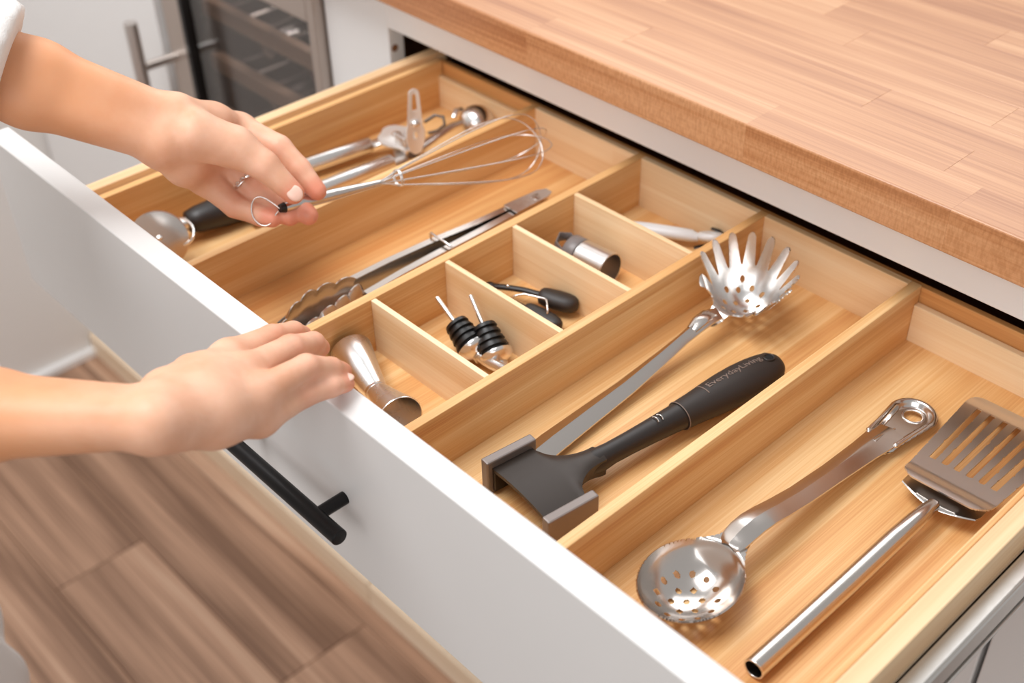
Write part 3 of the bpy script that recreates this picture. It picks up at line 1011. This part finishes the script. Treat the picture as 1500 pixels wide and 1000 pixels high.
# --- pale handled peeler in the last small compartment
pe = thing('pale_peeler', 'pale grey plastic handled tool with a ring head, rear small compartment', 'peeler', (-0.545, 0.385, ZF))
obj('handle', tube([(-.5955, .3450, -.0945), (-.585, .3525, -.0930), (-.565, .3650, -.0925), (-.545, .3770, -.0925), (-.533, .3845, -.0930), (-.527, .3880, -.0940)], [(.004, .003), (.0066, .0050), (.0068, .0054), (.0064, .0052), (.006, .0050), (.004, .003)], 20, up=(0, 0, 1)), pale_plastic, pe, 60)
HR = Vector((-.5175, .3905, -.0895))
pts = [HR + Vector((.0085 * math.cos(t), .0060 * math.sin(t), .0035 * math.cos(t + .6))) for t in np.linspace(0, 2 * math.pi, 24, endpoint=False)]
hr = obj('ring_head', tube(pts, .0036, 14, closed=True), pale_plastic, pe, 60)
obj('inner_disc', ell(HR, (.0075, .0052, .0012), 20), satin, hr, 60)
obj('blade', tube([(-.5245, .3790, -.0985), (-.5190, .3835, -.0960), (-.5120, .3890, -.0950)], [(.0022, .0006)] * 3, 8, up=(0, 0, 1)), black_metal, pe, 60)
obj('thumb_tab', tube([(-.5220, .3975, -.0868), (-.5150, .3985, -.0862), (-.5085, .3968, -.0868)], [(.0018, .0010)] * 3, 8, up=(0, 0, 1)), black_plastic, pe, 60)

# --- can opener
co = thing('can_opener', 'satin steel can opener with two tubular handles and an upright turning key', 'can opener', (-0.83, 0.27, ZF))
for P, Q in (((-.8680, .160, -.0940), (-.8445, .2880, -.0905)), ((-.8200, .135, -.0940), (-.8045, .2820, -.0905))):
    P, Q = Vector(P), Vector(Q)
    L = (Q - P).length
    h_ = obj('handle', lathe([(0, .0005), (.001, .0062), (.006, .0080), (L * .6, .0082), (L - .002, .0078), (L - .0003, .0070), (L, .0005)], P, Q, 24), bright, co, 40)
    obj('shank', tube([Q - (Q - P).normalized() * .002, Q + (Q - P).normalized() * .010, (-.8260 + (Q.x + .8245) * .45, .302, -.0870)], [(.0064, .0030), (.0066, .0020), (.0070, .0016)], 14, up=(0, 0, 1)), satin, h_, 50)
def f_plate(X, Y):
    d = smin(d_circ(X, Y, -.8270, .3060, .0175), d_cap(X, Y, -.816, .304, -.806, .303, .0120, .0085), .006)
    return np.minimum(d, d_cap(X, Y, -.838, .312, -.829, .321, .0120, .0080))
gp = obj('gear_plate', sheet(f_plate, -.855, -.790, .280, .335, .0012, lambda X, Y: -.0835 + .0030 * np.exp(-((X + .827) ** 2 + (Y - .306) ** 2) / .00008), .0016), key_metal, co, 50)
obj('rivet', ell((-.8265, .3060, -.0800), (.0048, .0048, .0028), 18), bright, gp, 60)
b = box(-.8180, -.8025, .2965, .3010, -.0900, -.0720, .0012)
obj('cutter_block', b, satin, co)
obj('cutting_wheel', lathe([(0, 0), (.0002, .0075), (.0022, .0085), (.0042, .0075), (.0044, 0)], (-.8085, .3080, -.0900), (-.8040, .3060, -.0860), 20), dark_steel, co, 40)
# the turning key stands upright
KM = frame((-.7955, .3040, -.0765), (-.08, .10, 1.0), (.86, -.5, .1))
def f_key(X, Y):
    d = d_cap(X, Y, .004, 0, .047, 0, .0078, .0050)
    d = smin(d, d_cap(X, Y, -.004, 0, .010, 0, .0062, .0078), .004)
    d = np.maximum(d, -d_cap(X, Y, .034, 0, .046, 0, .0024, .0016))
    return np.maximum(d, -d_cap(X, Y, .006, 0, .0105, 0, .0017, .0017))
b = sheet(f_key, -.014, .056, -.013, .013, .0007, lambda X, Y: .0016 * (np.abs(Y) / .0078) ** 2 + 0 * X, .0018)
b.transform(KM)
ky = obj('turning_key', b, key_metal, co, 50)
b = bmesh.new()
ell((KM @ Vector((.020, 0, .0016))), (.0042, .0042, .0034), 16, b)
obj('key_rivet', b, bright, ky, 60)
obj('hook', tube([(-.803, .322, -.064), (-.797, .330, -.058), (-.790, .334, -.0585), (-.786, .332, -.0640), (-.790, .327, -.0700), (-.797, .321, -.0730)], [(.0014, .0030)] * 6, 10, up=(.5, -.5, .6)), dark_steel, co, 60)

# --- scoop spoon behind the can opener
sc_ = thing('scoop', 'steel scoop with a rounded bowl lying in the far left bay', 'scoop', (-0.80, 0.38, ZF))
def f_sc(X, Y):
    return np.hypot(X, Y) - .0165
M = Matrix.Translation((-.7995, .3830, -.0845)) @ Matrix.Rotation(math.radians(24), 4, 'Y') @ Matrix.Rotation(math.radians(14), 4, 'X')
b = sheet(f_sc, -.020, .020, -.020, .020, .0009, lambda X, Y: np.sqrt(np.maximum(.0168 ** 2 - X ** 2 - Y ** 2, 1e-9)) * .95 - .002, .001)
b.transform(M)
obj('bowl', b, bright, sc_, 60)
obj('handle', tube([(-.8035, .370, -.0815), (-.8065, .358, -.0830), (-.8080, .340, -.0870), (-.8090, .318, -.0925), (-.8100, .290, -.0965)], [(.0030, .0022), (.0042, .0026), (.0052, .0028), (.0056, .0030), (.0050, .0026)], 16, up=(0, 0, 1)), steel, sc_, 60)
obj('thumb_lever', tube([(-.8130, .3770, -.0745), (-.8140, .3700, -.0735), (-.8120, .3640, -.0780)], [(.0026, .0010)] * 3, 10, up=(.3, -.3, 1)), bright, sc_, 60)

# --- pizza cutter
pz = thing('pizza_cutter', 'pizza cutter with thick black handle and a steel wheel behind the drawer front', 'cutter', (-0.83, 0.1, ZF))
hp = [((-.8415, .0870, -.0862), .0060), ((-.8412, .0885, -.0862), .0098), ((-.8400, .098, -.0865), .0125), ((-.8380, .115, -.0870), .0140), ((-.8355, .140, -.0885), .0140), ((-.8335, .165, -.0905), .0118), ((-.8325, .180, -.0920), .0080), ((-.8322, .186, -.0925), .0020)]
obj('handle', tube([p for p, _ in hp], [(r, r * .92) for _, r in hp], 28, up=(0, 0, 1)), black_plastic, pz, 60)
obj('ferrule', tube([(-.8365, .0730, -.0830), (-.8400, .0875, -.0860)], [.0048, .0060], 18), satin, pz, 50)
wh = obj('wheel', lathe([(0, 0), (.0002, .0230), (.0006, .0242), (.0010, .0230), (.0012, 0)], (-.8275, .0540, -.0815), (-.8275 + .07, .0540 - .045, -.0815 + .042), 48), steel, pz, 40)
obj('axle', ell((-.8272, .0542, -.0795), (.0034, .0034, .0020), 14), bright, wh, 60)
gpts = [(-.8275 + .0175 * math.cos(t), .0750 + .0085 * math.sin(t) - .001, -.0830 + .0068 * math.sin(t)) for t in np.linspace(math.pi * 1.0, -math.pi * .22, 18)]
obj('finger_guard', tube(gpts, .0012, 10), bright, pz, 60)

# ------------------------------------------------------------------ the whisk held over the tray
WA, WB, WC = Vector((-0.6830, 0.0904, -0.0031)), Vector((-0.6774, 0.1876, -0.0174)), Vector((-0.6624, 0.3391, -0.0339))
wk = thing('whisk', 'steel balloon whisk held in the left hand above the tray', 'whisk', WA)
wd = (WB - WA).normalized()
L1 = (WB - WA).length
obj('handle', lathe([(0, .0002), (.0003, .0036), (.002, .0042), (.020, .0046), (.045, .0046), (.062, .0038), (.078, .0029), (L1 - .012, .0026), (L1 - .010, .0001)], WA, WB, 20), steel, wk, 40)
obj('end_plug', lathe([(-.0032, .0001), (-.0030, .0030), (0, .0038), (.0012, .0040), (.0014, .0001)], WA, WB, 18), black_rubber, wk, 40)
we = (WC - WB).normalized()
ref = Vector((0, 0, 1))
ws = we.cross(ref).normalized()
wu = ws.cross(we).normalized()
LW = (WC - WB).length
P0 = WB - wd * .012
for k, ang in enumerate((8, 52, 98, 142)):
    a = math.radians(ang)
    side = ws * math.cos(a) + wu * math.sin(a)
    Rm = .0275
    pts = []
    prof = [(0.0, .0012), (.05, .0030), (.10, .0058), (.25, .0115), (.42, .0178), (.60, .0238), (.76, .0272), (.88, .0258), (.955, .0185), (.99, .0085), (1.0, 0)]
    Lk = LW + .012 - .002 * k
    for t, r in prof:
        pts.append(P0 + we * (t * Lk) + side * r)
    for t, r in prof[-2::-1]:
        pts.append(P0 + we * (t * Lk) - side * r)
    # smooth the wire
    sm = []
    n = len(pts)
    for i in range(n - 1):
        p0, p1, p2, p3 = pts[max(i - 1, 0)], pts[i], pts[i + 1], pts[min(i + 2, n - 1)]
        for q in range(5):
            t = q / 5
            sm.append(0.5 * ((2 * p1) + (p2 - p0) * t + (2 * p0 - 5 * p1 + 4 * p2 - p3) * t * t + (3 * p1 - p0 - 3 * p2 + p3) * t ** 3))
    sm.append(pts[-1])
    obj('wire_loop', tube(sm, .00052, 7), bright, wk, 60)
cc = P0 + we * (.095 * (LW + .012))
obj('binding_ring', tube([cc + ws * (.0066 * math.cos(t)) + wu * (.0066 * math.sin(t)) + we * (.0012 * t / 6.28) for t in np.linspace(0, 4 * math.pi, 48)], .0007, 7), bright, wk, 60)
# hanging loop hooked into the handle end
lo = []
su = Vector((0.6847, 0.7286, -0.0177))
sv_ = Vector((-0.4386, 0.4313, 0.7884))
LC = WA - wd * .0030
for x, y in [(0, 0), (-.004, .0030), (-.010, .0070), (-.0150, .0086), (-.0190, .0066), (-.0208, .0010), (-.0196, -.0060), (-.0150, -.0115), (-.0095, -.0125), (-.0048, -.0090), (-.0030, -.0045), (-.0010, -.0020)]:
    lo.append(LC + su * x + sv_ * y)
n = len(lo)
sm = []
for i in range(n - 1):
    p0, p1, p2, p3 = lo[max(i - 1, 0)], lo[i], lo[i + 1], lo[min(i + 2, n - 1)]
    for q in range(4):
        t = q / 4
        sm.append(0.5 * ((2 * p1) + (p2 - p0) * t + (2 * p0 - 5 * p1 + 4 * p2 - p3) * t * t + (3 * p1 - p0 - 3 * p2 + p3) * t ** 3))
sm.append(lo[-1])
obj('hanging_loop', tube(sm, .0006, 8), bright, wk, 60)

# ------------------------------------------------------------------ the person: arms, hands and white shirt
class Field:
    def __init__(s, lo, hi, h):
        s.h = h
        s.lo = np.array(lo, float)
        s.n = np.ceil((np.array(hi, float) - s.lo) / h).astype(int) + 1
        s.ax = [(s.lo[i] + np.arange(s.n[i]) * h).astype(np.float32) for i in range(3)]
    def empty(s):
        return np.full(s.n, 0.05, np.float32)
    def add(s, F, prims, k):
        """smooth union of round cones (a, ra, b, rb) into F"""
        for a, ra, b, rb in prims:
            a, b = np.array(a, float), np.array(b, float)
            pad = max(ra, rb) + .014 + k
            i0 = np.maximum(((np.minimum(a, b) - pad - s.lo) / s.h).astype(int), 0)
            i1 = np.minimum(((np.maximum(a, b) + pad - s.lo) / s.h).astype(int) + 2, s.n)
            if (i1 <= i0).any():
                continue
            x = s.ax[0][i0[0]:i1[0], None, None]
            y = s.ax[1][None, i0[1]:i1[1], None]
            z = s.ax[2][None, None, i0[2]:i1[2]]
            v = b - a
            vv = max(v @ v, 1e-12)
            t = np.clip(((x - a[0]) * v[0] + (y - a[1]) * v[1] + (z - a[2]) * v[2]) / vv, 0, 1)
            d = np.sqrt((x - a[0] - t * v[0]) ** 2 + (y - a[1] - t * v[1]) ** 2 + (z - a[2] - t * v[2]) ** 2) - (ra + t * (rb - ra))
            sl = tuple(slice(i0[q], i1[q]) for q in range(3))
            f = F[sl]
            if k > 0:
                hh = np.clip(.5 + .5 * (f - d) / k, 0, 1)
                F[sl] = f * (1 - hh) + d * hh - k * hh * (1 - hh)
            else:
                F[sl] = np.minimum(f, d)
        return F
    def union(s, A, B, k):
        hh = np.clip(.5 + .5 * (A - B) / k, 0, 1)
        return A * (1 - hh) + B * hh - k * hh * (1 - hh)
    def mesh(s, F):
        """surface nets"""
        I = F < 0
        n = s.n
        c = np.zeros(n - 1, int)
        for dx in (0, 1):
            for dy in (0, 1):
                for dz in (0, 1):
                    c += I[dx:n[0] - 1 + dx, dy:n[1] - 1 + dy, dz:n[2] - 1 + dz]
        act = (c > 0) & (c < 8)
        ids = np.full(n - 1, -1, int)
        cells = np.argwhere(act)
        ids[act] = np.arange(len(cells))
        acc = np.zeros((len(cells), 3))
        cnt = np.zeros(len(cells))
        cor = [(0, 0, 0), (1, 0, 0), (0, 1, 0), (0, 0, 1), (1, 1, 0), (1, 0, 1), (0, 1, 1), (1, 1, 1)]
        for a in range(8):
            for b in range(a + 1, 8):
                if sum(abs(cor[a][q] - cor[b][q]) for q in range(3)) != 1:
                    continue
                ca, cb = np.array(cor[a]), np.array(cor[b])
                fa = F[tuple((cells + ca).T)]
                fb = F[tuple((cells + cb).T)]
                m = (fa < 0) != (fb < 0)
                t = np.where(m, fa / np.where(m, fa - fb, 1), 0)
                p = ca + t[:, None] * (cb - ca)
                acc += np.where(m[:, None], p, 0)
                cnt += m
        V = s.lo + (cells + acc / np.maximum(cnt, 1)[:, None]) * s.h
        quads = []
        for axx in range(3):
            o1, o2 = (axx + 1) % 3, (axx + 2) % 3
            sl0 = [slice(None)] * 3
            sl1 = [slice(None)] * 3
            sl0[axx] = slice(0, n[axx] - 1)
            sl1[axx] = slice(1, n[axx])
            a, b = I[tuple(sl0)], I[tuple(sl1)]
            e = np.argwhere(a != b)
            ok = (e[:, o1] > 0) & (e[:, o2] > 0) & (e[:, o1] < n[o1] - 1) & (e[:, o2] < n[o2] - 1)
            e = e[ok]
            fl = a[tuple(e.T)]
            u1, u2 = np.zeros(3, int), np.zeros(3, int)
            u1[o1] = 1
            u2[o2] = 1
            q = np.stack([ids[tuple((e - u1 - u2).T)], ids[tuple((e - u2).T)], ids[tuple(e.T)], ids[tuple((e - u1).T)]], 1)
            q = np.where(fl[:, None], q, q[:, ::-1])
            quads.append(q)
        Q = np.concatenate(quads)
        # relax a little
        for _ in range(3):
            sm = np.zeros_like(V)
            ct = np.zeros(len(V))
            for k in range(4):
                a, b = Q[:, k], Q[:, (k + 1) % 4]
                np.add.at(sm, a, V[b])
                np.add.at(sm, b, V[a])
                np.add.at(ct, a, 1)
                np.add.at(ct, b, 1)
            V = V * .45 + .55 * sm / np.maximum(ct, 1)[:, None]
        return V, Q

def chainp(pts, rad):
    return [(pts[i], rad[i], pts[i + 1], rad[i + 1]) for i in range(len(pts) - 1)]

def v3(*a):
    return np.array(a, float)

# ---- left hand (joint positions in metres)
LW_ = v3(-.7344, .0366, .0620)
Ldir = v3(-.0592, -.0807, .0513) / np.linalg.norm(v3(-.0592, -.0807, .0513))
Lside = v3(-.0030, .0076, .0062) / np.linalg.norm(v3(-.0030, .0076, .0062))
Lelb = LW_ + Ldir * .235
LJ = dict(
    t=[(-.7230, .0500, .0575), (-.7063, .0730, .0446), (-.6902, .0839, .0322), (-.6725, .0942, .0120)],
    i=[(-.7475, .1007, .0328), (-.7116, .1109, .0271), (-.6943, .1152, .0144), (-.6785, .1185, .0010)],
    m=[(-.7468, .0913, .0239), (-.7152, .1043, .0021), (-.6912, .1058, -.0080), (-.6739, .1052, -.0125)],
    r=[(-.7424, .0790, .0189), (-.7158, .0873, -.0023), (-.6940, .0919, -.0109), (-.6823, .0943, -.0124)],
    p=[(-.7370, .0590, .0120), (-.7158, .0690, -.0068), (-.6958, .0785, -.0112), (-.6868, .0822, -.0110)])
LR = dict(t=[.0185, .0150, .0108, .0083], i=[.0122, .0100, .0090, .0073], m=[.0122, .0100, .0088, .0075], r=[.0118, .0094, .0084, .0072], p=[.0112, .0088, .0075, .0066])
# ---- right hand
RW_ = v3(-.4680, -.1280, .0620)
Rdir = v3(-.0550, -.0555, .0005) / np.linalg.norm(v3(-.0550, -.0555, .0005))
Relb = RW_ + Rdir * .235
RJ = dict(
    i=[(-.5172, -.0571, .0323), (-.5296, -.0208, .0211), (-.5364, -.0017, .0112), (-.5431, .0085, .0000)],
    m=[(-.4921, -.0619, .0381), (-.5070, -.0223, .0263), (-.5153, -.0014, .0142), (-.5225, .0075, .0015)],
    r=[(-.4691, -.0706, .0403), (-.4776, -.0308, .0340), (-.4822, -.0118, .0195), (-.4862, -.0015, .0090)],
    p=[(-.4679, -.0703, .0261), (-.4726, -.0383, .0205), (-.4726, -.0196, .0158), (-.4757, -.0070, .0090)],
    t=[(-.4960, -.1060, .0440), (-.5230, -.0780, .0280), (-.5330, -.0520, .0120), (-.5370, -.0300, .0010)])
RR = dict(i=[.0108, .0079, .0068, .0060], m=[.0110, .0082, .0070, .0062], r=[.0108, .0076, .0066, .0058], p=[.0102, .0072, .0063, .0055], t=[.0170, .0125, .0100, .0080])

def build_arm(W, elb, dirv, J, Rr, side, wr, far, fr_, lo, hi, h):
    Fd = Field(lo, hi, h)
    F = Fd.empty()
    W = np.array(W)
    # forearm: two bones side by side, flattened at the wrist
    for s_ in (1, -1):
        F = Fd.add(F, [(W + side * s_ * wr * .42, wr * .62, W + dirv * .09 + side * s_ * .0105, fr_ * .68), (W + dirv * .09 + side * s_ * .0105, fr_ * .68, elb + side * s_ * .008, fr_ * 1.05)], .012)
    # palm
    for k in 'imrp':
        m0 = np.array(J[k][0])
        off = {'i': .75, 'm': .25, 'r': -.25, 'p': -.75}[k]
        st = W + side * off * wr * .75 + (m0 - W) * .06
        F = Fd.add(F, [(st, .0140, st * .45 + m0 * .55, .0132), (st * .45 + m0 * .55, .0132, m0, Rr[k][0])], .010)
    pal = np.mean([np.array(J[k][0]) for k in 'imrp'], 0)
    F = Fd.add(F, [(W * .55 + pal * .45, .0150, W * .2 + pal * .8, .0120)], .010)
    # thumb base (thenar)
    t0, t1 = np.array(J['t'][0]), np.array(J['t'][1])
    T = Fd.empty()
    T = Fd.add(T, chainp([W * .55 + t0 * .45] + [np.array(q) for q in J['t']], [Rr['t'][0] * .85] + Rr['t']), .004)
    G = Fd.empty()
    for k in 'imrp':
        A = Fd.empty()
        A = Fd.add(A, chainp([np.array(q) for q in J[k]], Rr[k]), .0025)
        G = Fd.union(G, A, .0022)
    F = Fd.union(F, G, .0065)
    F = Fd.union(F, T, .0045)
    return Fd.mesh(F)

VL, QL = build_arm(LW_, Lelb, Ldir, LJ, LR, Lside, .0235, 0, .0278, (-.935, -.215, -.035), (-.655, .135, .225), .0017)
Rside = v3(-.30, .28, -.20)
Rside = Rside - Rdir * (Rside @ Rdir)
Rside /= np.linalg.norm(Rside)
VR, QR = build_arm(RW_, Relb, Rdir, RJ, RR, Rside, .0215, 0, .0300, (-.700, -.350, -.020), (-.440, .030, .110), .0017)

# upper body under the shirt, coarser, part of the same figure
LSH, RSH = v3(-.985, -.325, .350), v3(-.745, -.500, .335)
CH = (LSH + RSH) / 2
Ft = Field((-1.20, -.70, -.45), (-.58, -.02, .62), .010)
T = Ft.empty()
T = Ft.add(T, [(Lelb - Ldir * .02, .036, LSH, .045), (Relb - Rdir * .02, .036, RSH, .045)], .02)
T = Ft.add(T, [(LSH, .055, RSH, .055), (CH + v3(0, 0, -.05), .105, CH + v3(0, .03, -.25), .105), (CH + v3(0, .03, -.25), .105, CH + v3(0, .05, -.45), .13), (CH, .055, CH + v3(.02, .03, .13), .050)], .05)
VT, QT = Ft.mesh(T)

ps = thing('person', 'person in a white top, right hand on the drawer front, left hand holding a whisk', 'person', (-.86, -.40, FZ))
Vv = np.concatenate([VL, VR, VT])
Qq = np.concatenate([QL, QR + len(VL), QT + len(VL) + len(VR)])
org = np.array(ps.location)
me = bpy.data.meshes.new('body')
me.from_pydata((Vv - org).tolist(), [], Qq.tolist())
me.polygons.foreach_set('use_smooth', np.ones(len(Qq), bool))
fl = np.zeros(len(Vv), np.float32)
for J, wts in ((LJ, (0, .30, .25, .75)), (RJ, (.10, .22, .22, .55))):
    for k in 'imrpt':
        for q, wt in zip(J[k], wts):
            d = np.linalg.norm(Vv - np.array(q), axis=1)
            fl = np.maximum(fl, wt * np.exp(-(np.maximum(d - .006, 0) / .006) ** 2).astype(np.float32))
at = me.attributes.new('flush', 'FLOAT', 'POINT')
at.data.foreach_set('value', fl)
tn = np.zeros(len(Vv), np.float32)  # skin mixes to a deeper orange from the wrist up the forearm
for W, dv in ((LW_, Ldir), (RW_, Rdir)):
    t = ((Vv - W) @ dv)
    near = np.linalg.norm(Vv - W - np.outer(np.clip(t, -.05, .3), dv), axis=1) < .08
    tn = np.maximum(tn, np.where(near, np.clip((t + .02) / .08, 0, 1), 0).astype(np.float32))
at = me.attributes.new('tan', 'FLOAT', 'POINT')
at.data.foreach_set('value', tn * .8)
me.materials.append(skin)
me.update()
body = link(bpy.data.objects.new('body', me))
body.parent = ps

def nail(c, n, d, w, l, t=.0009):
    n = Vector(n).normalized()
    d = Vector(d)
    d = (d - n * d.dot(n)).normalized()
    s = n.cross(d)
    M = Matrix((d, s, n)).transposed()
    obj('fingernail', ell(c, (l, w, t), 20, None, M), nail_m, ps, 70)
camv = Vector((0, -.3086, .47))
def toward(p):
    return (camv - Vector(p)).normalized()
tp = Vector(LJ['t'][3])
dn = (toward(tp) + Vector((0.05, .05, .12))).normalized()
nail(tp + dn * .0072 + (tp - Vector(LJ['t'][2])).normalized() * .001, dn, tp - Vector(LJ['t'][2]), .0056, .0066, .0020)
pp = Vector(RJ['p'][3])
dn = Vector((.1, .25, 1)).normalized()
nail(pp + dn * .0046, dn, pp - Vector(RJ['p'][2]), .0038, .0046, .0011)

# ring on the left ring finger
a, c = Vector(LJ['r'][0]), Vector(LJ['r'][1])
ctr = a.lerp(c, .70)
d = (c - a).normalized()
u = d.orthogonal().normalized()
w = d.cross(u)
rr = .0110
rg = obj('finger_ring', tube([ctr + u * (rr * math.cos(t)) + w * (rr * math.sin(t)) for t in np.linspace(0, 2 * math.pi, 32, endpoint=False)], [(.0019, .0008)] * 32, 8, closed=True), silver, ps, 60, 'silver ring')
b = bmesh.new()
tc_ = (toward(ctr) - d * toward(ctr).dot(d)).normalized()
ts_ = d.cross(tc_)
for k in (-1, 0, 1):
    a_ = k * .42
    q = ctr + (tc_ * math.cos(a_) + ts_ * math.sin(a_)) * (rr + .0006)
    tube([q + (d * math.cos(t) + ts_ * math.sin(t)) * .0017 for t in np.linspace(0, 2 * math.pi, 12, endpoint=False)], .0005, 6, b, closed=True)
obj('ring_links', b, silver, rg, 60)

# shirt: torso and sleeves
Fs = Field((-1.24, -.74, -.66), (-.43, .06, .50), .0080)
T = Fs.empty()
sl_l = v3(-.7936, -.0441, .1133) + Ldir * -.004
sl_r = RW_ + Rdir * .092
T = Fs.add(T, [(sl_l, .050, Lelb, .060), (Lelb, .060, LSH, .068), (sl_r, .046, Relb, .058), (Relb, .058, RSH, .068)], .02)
T = Fs.add(T, [(LSH, .065, RSH, .065), (CH + v3(0, 0, -.05), .125, CH + v3(0, .03, -.25), .125), (CH + v3(0, .03, -.25), .125, CH + v3(-.015, .048, -.45), .149), (CH + v3(-.015, .048, -.45), .149, CH + v3(-.046, .058, -.80), .199)], .05)
# cut the cuffs square
X = Fs.ax[0][:, None, None]
Y = Fs.ax[1][None, :, None]
Z = Fs.ax[2][None, None, :]
for c0, dv in ((sl_l, Ldir), (sl_r, Rdir)):
    near = np.sqrt((X - c0[0]) ** 2 + (Y - c0[1]) ** 2 + (Z - c0[2]) ** 2) < .12
    pl = -((X - c0[0]) * dv[0] + (Y - c0[1]) * dv[1] + (Z - c0[2]) * dv[2])
    T = np.where(near, np.maximum(T, pl.astype(np.float32)), T)
VS, QS = Fs.mesh(T)
# folds of the hanging cloth
fold = np.clip((-.05 - VS[:, 2]) / .3, 0, 1)
ang = np.arctan2(VS[:, 1] - CH[1] - .06, VS[:, 0] - CH[0])
VS[:, 0] += np.cos(ang) * .006 * np.sin(ang * 15) * fold
VS[:, 1] += np.sin(ang) * .006 * np.sin(ang * 15 + VS[:, 2] * 30) * fold
q = VS * np.array([38.0, 31.0, 44.0])
wv = .0022 * np.sin(q[:, 0] + 1.7 * np.sin(q[:, 2] * .6)) * np.sin(q[:, 1] + q[:, 2] * .5)
up = np.clip((VS[:, 2] + .05) / .15, 0, 1)
VS += (wv * up)[:, None] * np.array([.5, -.6, .62])
me = bpy.data.meshes.new('shirt')
me.from_pydata((VS - org).tolist(), [], QS.tolist())
me.polygons.foreach_set('use_smooth', np.ones(len(QS), bool))
me.materials.append(cloth)
o = link(bpy.data.objects.new('shirt', me))
o.parent = ps
